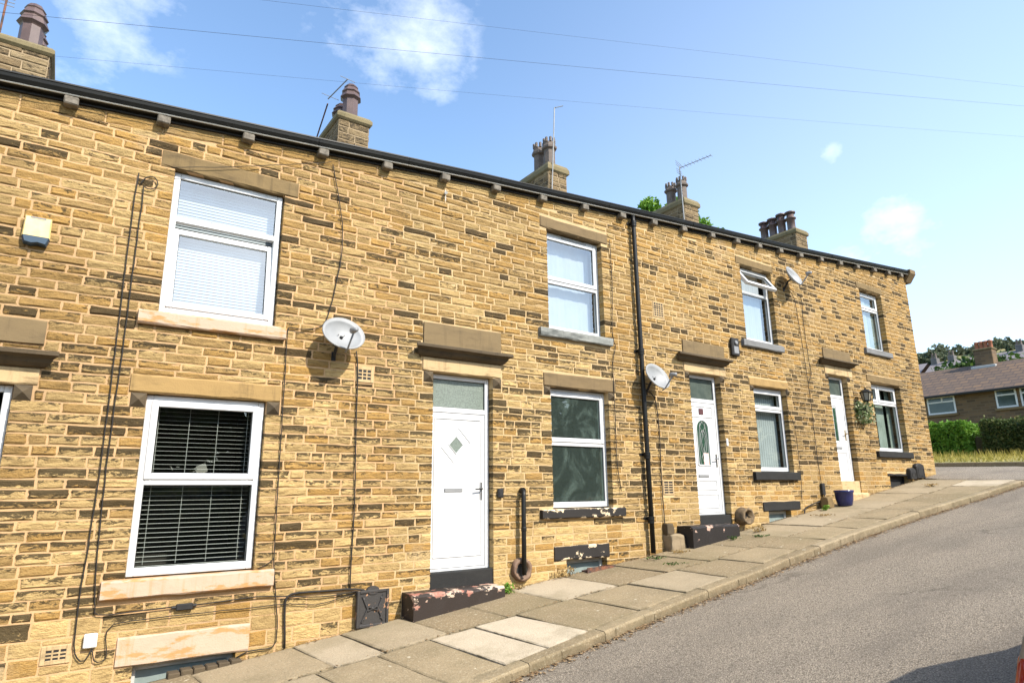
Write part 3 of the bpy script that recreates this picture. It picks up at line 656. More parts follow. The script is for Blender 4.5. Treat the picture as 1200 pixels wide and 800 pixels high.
def window(key, zt, vent_h=None, glass='glass', covering=None):
    x0, x1, z0, z1, hi = W[key]; y = YF[key]; H = houses[hi]
    f = MB(); gsk = MB()
    xo0, xo1, zo0, zo1 = x0-.035, x1+.012, z0-.012, z1+.02          # frame runs a little behind the reveals
    bars(f, xo0 if y > .08 else x0+.004, xo1 if y > .08 else x1-.006, z0+.012, z1-.006, y, y+.075, .062, .075)
    xi0, xi1 = (xo0 if y > .08 else x0+.004)+.062, (xo1 if y > .08 else x1-.006)-.062
    zi0, zi1 = z0+.087, z1-.068
    f.box((xi0, y+.001, zt-.032), (xi1, y+.074, zt+.032), .006)
    win = f.build('window', M['upvc'], H)
    lights = [(xi0, xi1, zi0, zt-.032), (xi0, xi1, zt+.032, zi1)]
    if key == 'W4':
        m = xi0+.45; mm = MB(); mm.box((m-.03, y+.002, zt+.032), (m+.03, y+.073, zi1), .005); mm.build('mullion', M['upvc'], win)
        lights = [lights[0], (xi0, m-.03, zt+.032, zi1), (m+.03, xi1, zt+.032, zi1)]
    for n, (a, b, c, d) in enumerate(lights):
        sash_raised = (n == 1 and key in ('W1', 'W2', 'U2', 'W3')) or (n == 0 and key == 'U1') or (n >= 1 and key in ('U3', 'W4', 'U4'))
        tilt = None
        if key == 'U1' and n == 0: tilt = ('bottom', R_(4.5))
        if key == 'U3' and n == 1: tilt = ('top', R_(34))
        s = MB(); g = MB(); k_ = MB()
        if sash_raised:
            w = .05; ys, ye = y-.014, y+.055
            bars(s, a-.012, b+.012, c-.012, (d-.055 if key == 'U1' else d+.012), ys, ye, w+.012, None, .007)
            a2, b2, c2, d2 = a+w, b-w, c+w, (d-.055 if key == 'U1' else d)-w
        else: a2, b2, c2, d2 = a, b, c, d; ys = y
        yg = ys+.030
        bars(k_, a2-.002, b2+.002, c2-.002, d2+.002, yg-.012, yg-.004, .008, None, .001)
        g.keep = True; g.poly([(a2-.004, yg-.003, c2-.004), (b2+.004, yg-.003, c2-.004), (b2+.004, yg-.003, d2+.004), (a2-.004, yg-.003, d2+.004)])
        if tilt:
            piv = Vector((0, y+.03, c if tilt[0] == 'bottom' else d)); ca, sa = math.cos(-tilt[1]), math.sin(-tilt[1])
            for mbq in (s, g, k_):
                mbq.v = [(p[0], piv.y+(p[1]-piv.y)*ca-(p[2]-piv.z)*sa, piv.z+(p[1]-piv.y)*sa+(p[2]-piv.z)*ca) for p in mbq.v]
        if sash_raised: s.build('sash', M['upvc'], win)
        k_.build('gasket', M['gasket'], win)
        g.build('pane', M[glass], win)
    if key == 'U2':
        tv = MB(); tv.box((lerp(x0, x1, .32), y-.022, z1-.066), (lerp(x0, x1, .78), y-.0145, z1-.046), .002); tv.build('trickle_vent', M['grey_plastic'], win)
    s_ = MB(); a, b, zs, mt = SILL[key]; rough_box(s_, (a, -.065, zs), (b, .14, z0-.002), .014, 9, .004); s_.build('sill', M[mt], win)
    l_ = MB(); a, b, zl, mt = LIN[key]; rough_box(l_, (a, -.018 if key[0] == 'W' else -.014, z1+.002), (b, .14, zl), .014, 9, .006); l_.build('lintel', M[mt], win)
    if key in BLOCKS:
        bw = BLOCKS[key]
        for xa, xb in ((x0-bw, x0-.004), (x1+.004, x1+bw)):
            q = MB(); pyramid(q, xa, xb, z1-bw, z1-.003); q.build('corner_block', M['cornice'], win)
    if covering: covering(win, x0, x1, z0, z1, y+.12)
    room(win, x0, x1, z0, z1)
    return win
def venetian(tilt, gap, top=None, mat='slat'):
    def f(win, x0, x1, z0, z1, y):
        mb = MB(); zz = z1-.10; d = .017
        while zz > z0+.08:
            dy, dz = d/2*math.cos(tilt), d/2*math.sin(tilt)
            mb.box((x0+.07, y+.0, zz-.0007), (x1-.07, y+.0006, zz+.0007))
            i = len(mb.v)-8
            for q in range(8):
                X, Y, Z = mb.v[i+q]; s = 1 if q in (2, 3, 6, 7) else -1; mb.v[i+q] = (X, y+.03+s*dy, Z+s*dz)
            zz -= gap
        for fx in (.13, .38, .62, .88):
            x = lerp(x0, x1, fx); mb.box((x-.0016, y+.014, z0+.1), (x+.0016, y+.016, z1-.08))
        mb.box((x0+.06, y+.01, z1-.10), (x1-.06, y+.05, z1-.06)); mb.build('venetian_blind', M[mat], win)
    return f
def closed_blind(win, x0, x1, z0, z1, y):
    mb = MB(); zz = z1-.08; y += .05
    while zz > z0+.03:
        mb.poly([(x0-.02, y+.006, zz), (x1+.02, y+.006, zz), (x1+.02, y-.006, zz-.034), (x0-.02, y-.006, zz-.034)]); zz -= .034
    mb.build('venetian_blind', M['blind_white'], win)
def net(parts):
    def f(win, x0, x1, z0, z1, y):
        for a, b, mt, dy in parts:
            mb = MB(); n = 40; xa, xb = lerp(x0-.03, x1+.03, a), lerp(x0-.03, x1+.03, b); ids = []
            for k in range(n+1):
                x = lerp(xa, xb, k/n); yy = y+dy+.003*math.sin(k*1.9)+.004*math.sin(k*.7); ids.append((mb.vert((x, yy, z0-.02)), mb.vert((x, yy, z1+.02))))
            for k in range(n): mb.face((ids[k][0], ids[k+1][0], ids[k+1][1], ids[k][1]))
            mb.build('curtain', M[mt], win, True)
    return f
def vertical_blind(win, x0, x1, z0, z1, y):
    mb = MB(); x = x0-.02
    while x < x1-.05:
        mb.poly([(x, y+.032, z0+.05), (x+.046, y+.02, z0+.05), (x+.046, y+.02, z1-.02), (x, y+.032, z1-.02)]); x += .068
    mb.build('vertical_blind', M['blind_white'], win)
def vase(win, x0, x1, z0, z1, y):
    net([(0, .30, 'curtain_green', .05), (.36, .47, 'curtain_green', .09), (.52, .78, 'curtain_green', .07), (.85, 1.0, 'curtain_green', .05)])(win, x0, x1, z0, z1, y)
    mb = MB(); cx = lerp(x0, x1, .45); mb.lathe((cx, y+.10, z0+.02), [(.03, 0), (.045, .05), (.025, .10), (.03, .12)], 12)
    for k in range(26):
        a = rng.uniform(0, 6.28); r = rng.uniform(.01, .10); px, pz = cx+r*math.cos(a), z0+.20+r*math.sin(a)*.7; s = .022
        mb.poly([(px-s, y+.10+rng.uniform(-.04, .04), pz-s), (px+s, y+.10, pz-s*.4), (px+s*.6, y+.11, pz+s), (px-s*.7, y+.09, pz+s*.6)])
    mb.build('vase', M['white_plastic'], win)
window('W1', .145, glass='glass', covering=venetian(R_(8), .043))
window('U1', 2.82, glass='glass_sky', covering=closed_blind)
window('W2', .675, glass='glass_smear')
window('U2', 3.06, glass='glass_sky', covering=net([(0, .93, 'net', .04)]))
window('W3', 1.455, glass='glass', covering=vertical_blind)
window('U3', 3.71, glass='glass_sky', covering=net([(0, .82, 'net', -.02)]))
window('W4', 1.885, glass='glass', covering=vase)
window('U4', 4.10, glass='glass_sky', covering=net([(0, .60, 'net', -.035), (.6, 1, 'curtain_green', -.02)]))
def cellar(key, mat, frame_mat):
    x0, x1, z0, z1, hi = CEL[key]; H = houses[hi]
    f = MB(); bars(f, x0-.01, x1+.002, z0, z1-.01, .10, .15, .05, None, .004); w = f.build('cellar_window', M[frame_mat], H)
    p = MB(); p.box((x0+.03, .125, z0), (x1-.04, .14, z1-.05)); p.build('panel', M[mat], w)
    a, b, zl, mt = CLIN[key]; l = MB(); rough_box(l, (a, -.02, z1+.002), (b, .14, zl), .012, 7, .006); l.build('lintel', M[mt], w)
    return w
c1 = cellar('C1', 'panel_grey', 'frame_grey'); c2 = cellar('C2', 'panel_grey', 'frame_grey'); c3 = cellar('C3', 'panel_grey', 'frame_grey'); cellar('C4', 'gasket', 'sill_black')
# brick edging against the first cellar light, iron grating against the second
mb = MB()
for k in range(6):
    x = 1.02+k*.105; zz = PV(x+.05, 0); mb.box((x, -.10, zz-.1), (x+.098, .03, zz+rng.uniform(.02, .045)), .008, .003)
mb.build('brick_edging', M['cornice'], c1)
mb = MB()
for k in range(13):
    x = 5.98+k*.037; mb.box((x, -.16, PV(x, -.1)-.01), (x+.016, -.01, PV(x, -.1)+.02))
mb.box((5.95, -.17, PV(5.95, -.1)-.02), (6.46, -.16, PV(6.46, -.1)+.018)); mb.build('grating', M['rust'], c2)

def head(door, key, H):
    x0, x1, z0, z1, hi = D[key]; a, b, zl, zc, zs0, zs1, ca, cb = HEAD[key]
    l = MB(); rough_box(l, (a, -.016, z1+.002), (b, .15, zl), .012, 8, .005); l.build('lintel', M['lintel_pale'], door)
    c = MB(); hc = zc-zl
    prof = [(-.022, zl+.003), (-.05, zl+.012), (-.085, zl+hc*.30), (-.105, zl+hc*.55), (-.15, zl+hc*.68), (-.165, zl+hc*.70), (-.165, zc-.012), (-.15, zc), (.05, zc+.008), (.05, zl+.003)]
    n = len(prof); rings = []
    for x, s in ((ca, 1), (lerp(ca, cb, .25), 0), (lerp(ca, cb, .5), 0), (lerp(ca, cb, .75), 0), (cb, -1)):
        rings.append([c.vert((x+s*max(0, .15+yy)*.75 if s else x, yy+rng.uniform(-.003, .003), zz+rng.uniform(-.003, .003))) for yy, zz in prof])
    for i in range(len(rings)-1):
        for k in range(n): c.face((rings[i][k], rings[i][(k+1) % n], rings[i+1][(k+1) % n], rings[i+1][k]))
    c.face(rings[0][::-1]); c.face(rings[-1]); c.build('cornice', M['cornice'], door)
    s = MB(); rough_box(s, (a, -.022, zs0+(.006 if zs0 == zc else 0)), (b, .1, zs1), .010, 7, .004); s.build('door_slab', M['slab_stone'], door)
    bw = BLOCKS[key]
    for xa, xb in ((x0-bw, x0-.004), (x1+.004, x1+bw)):
        q = MB(); pyramid(q, xa, xb, z1-bw, z1-.003); q.build('corner_block', M['cornice'], door)
def door(key, zt, style):
    x0, x1, z0, z1, hi = D[key]; H = houses[hi]; y = YF[key]
    xa, xb = x0-.04, x1-.005
    d = MB()                                              # the leaf
    lx0, lx1, lz0, lz1 = xa+.055, xb-.06, z0+.035, zt-.03
    d.box((lx0, y+.012, lz0), (lx1, y+.055, lz1), .005)
    leaf = d.build('door', M['upvc'], H)
    f = MB(); bars(f, xa, xb, z0, z1-.004, y, y+.07, .058, .03, .006); f.box((xa+.058, y+.001, zt-.03), (xb-.058, y+.069, zt+.035), .006)
    f.build('door_frame', M['upvc'], leaf)
    if True:
        bars(gk := MB(), xa+.056, xb-.056, zt+.033, z1-.06, y+.02, y+.03, .008, None, .001); gk.build('gasket', M['gasket'], leaf)
    t = MB(); t.keep = True; t.poly([(xa+.056, y+.03, zt+.03), (xb-.056, y+.03, zt+.03), (xb-.056, y+.03, z1-.058), (xa+.056, y+.03, z1-.058)]); t.build('transom_light', M['frosted' if key == 'D1' else 'frosted_grey'], leaf)
    gm = MB(); bars(gm, lx0-.006, lx1+.006, lz0-.004, lz1+.006, y+.03, y+.04, .006, None, .001); gm.build('door_seal', M['gasket'], leaf)
    yl = y+.012
    def moulding(a, b, c, e, w=.008):
        m = MB(); bars(m, a, b, c, e, yl-.012, yl+.002, w+.004, None, .004); m.build('moulding', M['upvc'], leaf)
    if style == 'diamond':
        moulding(lx0+.06, lx1-.055, lz0+.12, lz1-.07)
        cx, cz, r = lerp(lx0, lx1, .47), lerp(lz0, lz1, .785), .105
        g = MB(); g.poly([(cx-r*.95, yl-.004, cz), (cx, yl-.004, cz-r), (cx+r*.95, yl-.004, cz), (cx, yl-.004, cz+r)]); g.build('diamond_pane', M['frosted'], leaf)
        m = MB()
        for sx, sz in ((1, 1), (-1, -1)):
            p = Vector((cx+sx*.03, yl-.003, cz+sz*.22*1)); q = Vector((cx+sx*.21, yl-.003, cz+sz*.03))
            m.tube([p, q], .006, 6)
        for k in range(4):
            pts = [(cx-r, cz), (cx, cz-r-.005), (cx+r, cz), (cx, cz+r+.005)]; a, b = pts[k], pts[(k+1) % 4]; m.tube([(a[0], yl-.004, a[1]), (b[0], yl-.004, b[1])], .006, 6)
        m.build('diamond_trim', M['upvc'], leaf)
        lz = .045
    elif style == 'arch':
        cx = (lx0+lx1)/2; r = .155; zb, zc2 = .42, 1.02
        pts = [(cx-r, zb), (cx+r, zb)]+[(cx+r*math.cos(a), zc2+r*math.sin(a)) for a in [math.pi*k/14 for k in range(15)]]
        g = MB(); g.poly([(px, yl-.004, pz) for px, pz in pts]); g.build('arched_pane', M['frosted_dark'], leaf)
        m = MB(); lp = [(px, yl-.004, pz) for px, pz in pts]; m.tube(lp+[lp[0]], .012, 6, False); m.build('arch_trim', M['upvc'], leaf)
        ld = MB()                                         # leaded pattern
        ov = [(cx+.075*math.cos(a), yl-.007, .80+.20*math.sin(a)) for a in [2*math.pi*k/20 for k in range(21)]]
        ld.tube(ov, .0045, 5, False)
        for s in (-1, 1):
            ld.tube([(cx+s*.10, yl-.007, .44), (cx+s*.115, yl-.007, .8), (cx+s*.06, yl-.007, 1.12)], .004, 5)
            ld.tube([(cx, yl-.007, .44), (cx+s*.06, yl-.007, .55), (cx, yl-.007, .64), (cx+s*.05, yl-.007, .8), (cx, yl-.007, .96), (cx+s*.07, yl-.007, 1.06), (cx, yl-.007, 1.15)], .004, 5)
        ld.build('leading', M['lead'], leaf)
        n_ = MB(); n_.box((cx-.02, yl-.012, .42), (cx+.11, yl-.008, .62)); n_.build('notice', M['notice'], leaf)
        pl = MB(); pl.box((cx-.055, yl-.012, 1.27), (cx+.055, yl-.004, 1.37), .003); pl.build('number_plate', M['plate'], leaf)
        moulding(lx0+.07, lx1-.07, lz0+.07, lz0+.30); moulding(lx0+.09, lx1-.09, lz0+.36, lz0+.52); moulding(lx0+.07, lx1-.07, 1.22, lz1-.06)
        lz = .24
    else:
        cx = lerp(lx0, lx1, .42)
        g = MB(); g.box((cx-.05, yl-.006, .98), (cx+.05, yl+.001, 1.66), .003); g.build('narrow_pane', M['frosted_dark'], leaf)
        moulding(cx-.09, cx+.09, .92, 1.72, .02); moulding(lx0+.08, lx1-.1, lz0+.1, lz0+.55)
        lz = .83
    m = MB(); cx = lerp(lx0, lx1, .43); mt = 'brass' if style == 'narrow' else 'chrome'
    m.box((cx-.13, yl-.012, lz-.02), (cx+.13, yl+.001, lz+.025), .005); m.build('letterbox', M['dish'], leaf)
    m = MB(); m.box((cx-.115, yl-.016, lz+.008), (cx+.115, yl-.010, lz+.014)); m.box((cx-.128, yl-.016, lz-.018), (cx-.118, yl-.010, lz+.022)); m.build('letterbox_slot', M['grey_plastic'], leaf)
    hx = lx1-.055; hz = {'diamond': .03, 'arch': .50, 'narrow': 1.10}[style]
    m = MB(); m.box((hx-.016, yl-.010, hz-.11), (hx+.016, yl+.001, hz+.11), .004); m.tube([(hx, yl-.008, hz+.03), (hx, yl-.05, hz+.03), (hx-.11, yl-.055, hz+.025)], .009, 8); m.build('handle', M[mt if style != 'diamond' else 'black_gloss'], leaf)
    head(leaf, key, H)
    room(leaf, x0, x1, z0, z1)
    return leaf
M['frosted_grey'] = simple('dull_grey_green_glass', (.085, .105, .09), (.06, .078, .068), 9, .12, .1, 30)
M['frosted_dark'] = simple('dark_patterned_glass', (.035, .085, .05), (.015, .04, .03), 40, .15, .3, 60)
M['notice'] = simple('pinkish_paper', (.62, .42, .38), (.7, .55, .5), 30, .8)
M['plate'] = simple('dark_red_plate', (.06, .02, .022), (.12, .05, .05), 60, .4)
x0, x1, z0, z1, hi = D['D0']; y = YF['D0']; d = MB(); d.box((x0+.02, y+.012, z0+.04), (x1-.065, y+.055, .55), .005); leaf0 = d.build('door', M['upvc'], houses[0])
f = MB(); bars(f, x0-.04, x1-.005, z0, z1-.004, y, y+.07, .06, .03, .006); f.box((x0+.02, y+.001, .55), (x1-.066, y+.069, .615), .006); f.build('door_frame', M['upvc'], leaf0)
t = MB(); t.keep = True; t.poly([(x0+.02, y+.03, .61), (x1-.064, y+.03, .61), (x1-.064, y+.03, z1-.06), (x0+.02, y+.03, z1-.06)]); t.build('transom_light', M['glass'], leaf0)
g = MB(); g.box((x0+.16, y+.008, -.45), (x1-.12, y+.014, .44)); g.build('door_pane', M['glass_smear'], leaf0); head(leaf0, 'D0', houses[0]); room(leaf0, x0, x1, z0, z1)
dr1 = door('D1', 1.03, 'diamond'); dr2 = door('D2', 1.50, 'arch'); dr3 = door('D3', 1.90, 'narrow')
for leaf, key, mt in ((leaf0, 'D0', 'step_black'), (dr1, 'D1', 'sill_black'), (dr2, 'D2', 'sill_black'), (dr3, 'D3', 'lintel_pale')):
    x0, x1, z0, z1, hi = D[key]; m = MB(); rough_box(m, (x0-.0, .012, z0-.24), (x1, .2, z0-.001), .008, 5, .003); m.build('threshold', M[mt], leaf)
def doorstep(leaf, x0, x1, z, mt, yf=-.30):
    m = MB(); n = 8; rings = []
    for k in range(n+1):
        x = lerp(x0, x1, k/n); j = lambda: rng.uniform(-.008, .008)
        rings.append([m.vert(p, (k/n, v_)) for p, v_ in (((x, yf, PV(x, yf)-.06), .45), ((x, yf+j(), z-.03+j()), .97), ((x, yf+.03+j(), z+j()*.4), 1.0), ((x, .1, z), .8), ((x, .1, PV(x, 0)-.06), .5))])
    for k in range(n):
        for i in range(5): m.face((rings[k][i], rings[k][(i+1) % 5], rings[k+1][(i+1) % 5], rings[k+1][i]))
    m.face(rings[0][::-1]); m.face(rings[-1]); m.build('doorstep', M[mt], leaf)
doorstep(dr1, 3.33, 4.53, -1.07, 'step_red'); doorstep(dr2, 7.95, 9.08, -.52, 'step_black'); doorstep(dr3, 12.8, 13.66, -.07, 'lintel_pale', -.12)
# air bricks
for k, (a, b, c, d_, hi) in VENT.items():
    m = MB(); cols = 3 if k in 'ad' else 1; rows = {'a': 3, 'b': 5, 'c': 6, 'd': 3}[k]; fr = .035 if k in 'ad' else .022
    bars(m, a+.004, b-.004, c+.004, d_-.004, -.012, .03, fr, None, .004)
    for r in range(1, rows): zz = lerp(c+fr, d_-fr, r/rows); m.box((a+fr, -.009, zz-.0065), (b-fr, .02, zz+.0065))
    for q in range(1, cols if cols > 1 else (4 if k == 'c' else 2)): xx = lerp(a+fr, b-fr, q/(cols if cols > 1 else (4 if k == 'c' else 2))); m.box((xx-.006, -.010, c+fr), (xx+.006, .021, d_-fr))
    v = m.build('air_vent', M['lintel_pale'], houses[hi]); m = MB(); m.box((a+.01, -.004, c+.01), (b-.01, -.001, d_-.01)); m.build('vent_void', M['gasket'], v)

# ------------------------------------------------------------------ gutters, roofs, chimneys
PITCH_R = .46
for hi, h in enumerate(houses):
    xa, xb = ((-4.2, 3.21), (3.21, 7.42), (7.42, 11.45), (11.45, 17.26))[hi]
    g = MB(); xs = sorted([xa+.002, xb-.002]+[p for p in EX if xa < p < xb])
    prof = [(-.012, .0), (-.075, .0), (-.108, .018), (-.13, .055), (-.137, .085), (-.145, .09), (-.145, .104), (-.125, .104), (-.118, .07), (-.07, .03), (-.02, .03), (-.012, .104)]
    for p, q in zip(xs, xs[1:]): g.extrude(prof, p, q, lambda x: E(x))
    for cx in ([lerp(xa, xb, .35), lerp(xa, xb, .85)]): g.extrude([(a*1.03-.0, c*1.02-.004) for a, c in prof], cx-.05, cx+.05, lambda x: E(x))
    gut = g.build('gutter', M['black_gloss'], h)
    e = MB()
    for p, q in zip(xs, xs[1:]): e.extrude([(-.108, .008), (-.114, .010), (-.119, .016), (-.1225, .013), (-.116, .005), (-.108, .004)], p, q, lambda x: E(x)-.008)
    e.build('gutter_edge', M['gutter_edge'], gut)
    fb = MB()
    for p, q in zip(xs, xs[1:]): fb.extrude([(.002, -.028), (-.030, -.028), (-.030, -.002), (.002, -.002)], p, q, lambda x: E(x))
    fb.build('fascia', M['black_matt'], gut)
    for x in (-3.7, -2.9, -2.05, -1.2, -.345, .445, 1.277, 2.12, 2.94, 3.77, 4.59, 5.42, 6.25, 7.06, 7.81, 8.57, 9.35, 10.1, 10.8, 11.52, 12.25, 13.05, 13.85, 14.6, 15.4, 16.1, 16.75):
        if xa <= x < xb:
            c = MB(); zz = E(x)-.024; c.box((x-.06, -.112, zz-.065), (x+.06, .02, zz+.020), .01, .004); c.build('corbel', M['corbel'], gut)
    r = MB(); r.keep = True
    for p, q in zip(xs, xs[1:]):
        zp, zq = E(p)+.10, E(q)+.10; rr = PITCH_R*2.85
        t = .035
        for (ya, za), (yb, zb) in (((-.09, 0), (2.75, rr)), ((2.75, rr), (5.7, 0))):
            r.poly([(p, ya, zp+za), (q, ya, zq+za), (q, yb, zq+zb), (p, yb, zp+zb)]); r.poly([(p, ya, zp+za-t), (p, yb, zp+zb-t), (q, yb, zq+zb-t), (q, ya, zq+za-t)])
        r.poly([(p, -.09, zp-t), (q, -.09, zq-t), (q, -.09, zq), (p, -.09, zp)])
    roof = r.build('roof', M['slate'], h)
    rid = MB()
    for p, q in zip(xs, xs[1:]): rid.extrude([(2.63, PITCH_R*2.85+.04), (2.75, PITCH_R*2.85+.11), (2.87, PITCH_R*2.85+.04)], p, q, lambda x: E(x)+.10)
    rid.build('ridge', M['slate'], roof)
# verge at the end gable
v = MB(); v.extrude([(-.17, .13), (-.17, .03), (-.03, -.17), (.12, -.17), (.12, .13)], 17.08, 17.36, lambda x: E(17.1)); rr = PITCH_R*2.85
for a, b in (((-.14, .10), (2.75, .10+rr)),):
    v.poly([(17.14, a[0], E(17.1)+a[1]-.02), (17.34, a[0], E(17.1)+a[1]-.02), (17.34, b[0], E(17.1)+b[1]+.05), (17.14, b[0], E(17.1)+b[1]+.05)])
    v.poly([(17.34, a[0], E(17.1)+a[1]-.14), (17.34, b[0], E(17.1)+b[1]-.10), (17.34, b[0], E(17.1)+b[1]+.05), (17.34, a[0], E(17.1)+a[1]-.02)])
v.build('verge', M['lintel_dark'], houses[3])

cstone = M['stack_stone']
def chimney(hi, xa, xb, zbot, zcap0, zcap1, L, pots):
    mb = MB(); y0, y1 = 2.0, 2.0+L
    def course_face(p, q, swap):
        z = zbot; k = 0
        while z < zcap0-.01:
            z2 = min(z+rng.uniform(.095, .125), zcap0); x = p; mbs = rng.uniform(.1, .3); first = True
            while x < q-1e-5:
                x2 = x+(mbs if first else rng.uniform(.18, .36)); first = False
                if q-x2 < .09: x2 = q
                mb.tone = (rng.uniform(.2, .9), rng.choice((.1, .3, .42, .5)), rng.uniform(.1, .6)); j = .007
                a, b, c, e = x+j, x2-j, z+j, z2-j; pr = rng.uniform(.006, .014)
                o = [(a, 0, c), (b, 0, c), (b, 0, e), (a, 0, e)]; i_ = [(a+.01, pr, c+.01), (b-.01, pr, c+.01), (b-.01, pr, e-.01), (a+.01, pr, e-.01)]
                tf = (lambda t: (t[0], y0-t[1], t[2])) if swap == 0 else (lambda t: (xa-t[1], t[0], t[2])) if swap == 1 else (lambda t: (xb+t[1], t[0], t[2]))
                O = [mb.vert(tf(t), (k_, kk)) for t, k_, kk in zip(o, (0, 1, 1, 0), (0, 0, 1, 1))]; I = [mb.vert(tf(t)) for t in i_]
                mb.face(I)
                for n in range(4): mb.face((O[n], O[(n+1) % 4], I[(n+1) % 4], I[n]))
                x = x2
            z = z2; k += 1
    course_face(xa, xb, 0); course_face(y0, y1, 1); course_face(y0, y1, 2)
    mb.cur = 1; mb.box((xa+.001, y0+.001, zbot), (xb-.001, y1, zcap0+.01))
    st = mb.build('chimney', [cstone, M['mortar_dark']], houses[hi])
    c = MB(); e = .045
    prof = [(e*.4, zcap0-.03), (e, zcap0), (e, zcap0+(zcap1-zcap0)*.45), (e*.2, zcap1-.02), (-.05, zcap1)]
    rings = [[c.vert(p) for p in ((xa-o, y0-o, z), (xb+o, y0-o, z), (xb+o, y1+o, z), (xa-o, y1+o, z))] for o, z in prof]
    for i in range(len(rings)-1):
        for k in range(4): c.face((rings[i][k], rings[i][(k+1) % 4], rings[i+1][(k+1) % 4], rings[i+1][k]))
    c.face(rings[0][::-1]); c.face(rings[-1]); c.build('chimney_cap', M['chimney_cap'], st)
    cx = (xa+xb)/2
    for (py, ztop, style) in pots:
        p = MB(); h = ztop-zcap1; z0 = zcap1-.03; H = ztop-z0
        if style == 'crown':
            p.lathe((cx, py, z0), [(.145, 0), (.145, .05), (.115, .07), (.112, H*.62), (.155, H*.66), (.16, H*.72), (.125, H*.76), (.12, H*.86), (.09, H*.86), (.09, H*.5)], 8)
            for k in range(8):
                a = math.pi*2*(k+.5)/8; q = (cx+.108*math.cos(a), py+.108*math.sin(a)); p.box((q[0]-.022, q[1]-.022, z0+H*.85), (q[0]+.022, q[1]+.022, z0+H), .006)
            m = M['clay_pot']
        elif style == 'octa':
            p.lathe((cx, py, z0), [(.15, 0), (.15, .05), (.13, .06), (.13, H*.12), (.128, H*.56), (.14, H*.58), (.175, H*.62), (.135, H*.75), (.155, H*.78), (.11, H*.90), (.12, H*.92), (.08, H), (.05, H), (.05, H*.7)], 8); m = M['clay_dark']
        else:
            p.lathe((cx, py, z0), [(.125, 0), (.11, .04), (.108, H*.58), (.145, H*.60), (.145, H*.64), (.10, H*.66), (.10, H*.86)], 16)
            p.lathe((cx, py, z0), [(.14, H*.84), (.145, H*.86), (.145, H*.90), (.05, H*.94), (.0, H)], 16)
            m = M['clay_dark']
        p.build('chimney_pot', m, st, style == 'cowl')
    return st
ch1 = chimney(0, -1.245, -.735, 4.2, 5.41, 5.52, 1.25, [(2.35, 6.24, 'octa'), (2.8, 6.2, 'octa')])
ch2 = chimney(0, 2.97, 3.47, 4.7, 5.87, 6.0, 1.25, [(2.22, 6.64, 'octa'), (2.62, 6.5, 'octa')])
ch3 = chimney(1, 7.2, 7.66, 5.0, 6.215, 6.39, 1.3, [(2.24, 7.06, 'crown'), (2.58, 7.10, 'crown')])
ch4 = chimney(2, 11.23, 11.71, 5.4, 6.55, 6.72, 1.3, [(2.23, 7.35, 'crown'), (2.57, 7.34, 'crown')])
ch5 = chimney(3, 15.83, 16.36, 5.8, 6.90, 7.05, 1.35, [(2.256, 7.70, 'cowl'), (2.54, 7.74, 'cowl'), (2.82, 7.70, 'cowl'), (3.10, 7.68, 'cowl')])

# ------------------------------------------------------------------ fixtures on the walls
def pt(x, z, y): return (x, y, z)
def dish(loc, r, yaw, label, el=R_(24), standoff=.25):
    root = empty('satellite_dish', (loc[0], 0, loc[2]), label, 'satellite dish', 'satellite dishes on the walls')
    n = Vector((math.sin(yaw)*math.cos(el), -math.cos(yaw)*math.cos(el), math.sin(el))); s = n.cross(Vector((0, 0, 1))).normalized(); u = s.cross(n).normalized()
    c = Vector((loc[0], -standoff, loc[2])); mb = MB(); rings = []
    NR, NA = 6, 36
    for side in (0, 1):
        rg = []
        for i in range(NR+1):
            t = i/NR; rr = r*t; dep = .075*(t*t-1)*r/.23
            rg.append([mb.vert(c+s*rr*1.02*math.cos(2*math.pi*k/NA)+u*rr*.86*math.sin(2*math.pi*k/NA)+n*(dep-.006*side+(.012 if t == 1 and not side else 0))) for k in range(NA)])
        rings.append(rg)
        for i in range(NR):
            for k in range(NA): mb.face((rg[i][k], rg[i][(k+1) % NA], rg[i+1][(k+1) % NA], rg[i+1][k]))
    for k in range(NA): mb.face((rings[0][NR][k], rings[0][NR][(k+1) % NA], rings[1][NR][(k+1) % NA], rings[1][NR][k]))
    refl = mb.build('reflector', M['dish'], root, True)
    b = MB()
    for q in (-.035, .035): b.lathe(tuple(c+s*q+u*.02-n*.062), [(.006, -.004), (.006, .004)], 8, axis='y')
    b.build('bolt', M['black_matt'], refl)
    a = MB(); foot = c-u*r*.93; lnb = c+n*r*1.0-u*r*.52
    a.tube([foot-n*.03, foot+n*.03, lnb], .011, 8); arm = a.build('arm', M['grey_plastic'], root, True)
    l = MB(); ax = (c-lnb).normalized(); l.tube([lnb-ax*.05, lnb-ax*.01, lnb+ax*.01, lnb+ax*.055], .03, 12, True, [.026, .028, .034, .036]); l.build('receiver', M['grey_plastic'], arm, True)
    w = MB(); w.tube([c-n*.06, c-n*.10-u*.02, Vector((loc[0]-.02, -.12, loc[2]-.08)), Vector((loc[0]-.02, -.02, loc[2]-.22))], .018, 10); w.box((loc[0]-.045, -.016, loc[2]-.27), (loc[0]+.005, -.001, loc[2]-.17), .003)
    w.build('wall_bracket', M['black_matt'], root)
    return root
dish((2.42, 0, 1.755), .245, R_(4), 'grey satellite dish facing the street between two houses, left of the diamond pane door')
dish((7.46, 0, 1.745), .26, R_(6), 'grey satellite dish seen side on, beside the black downpipe')
dish((11.62, 0, 4.17), .26, R_(8), 'grey satellite dish high up, right of the open top vent')

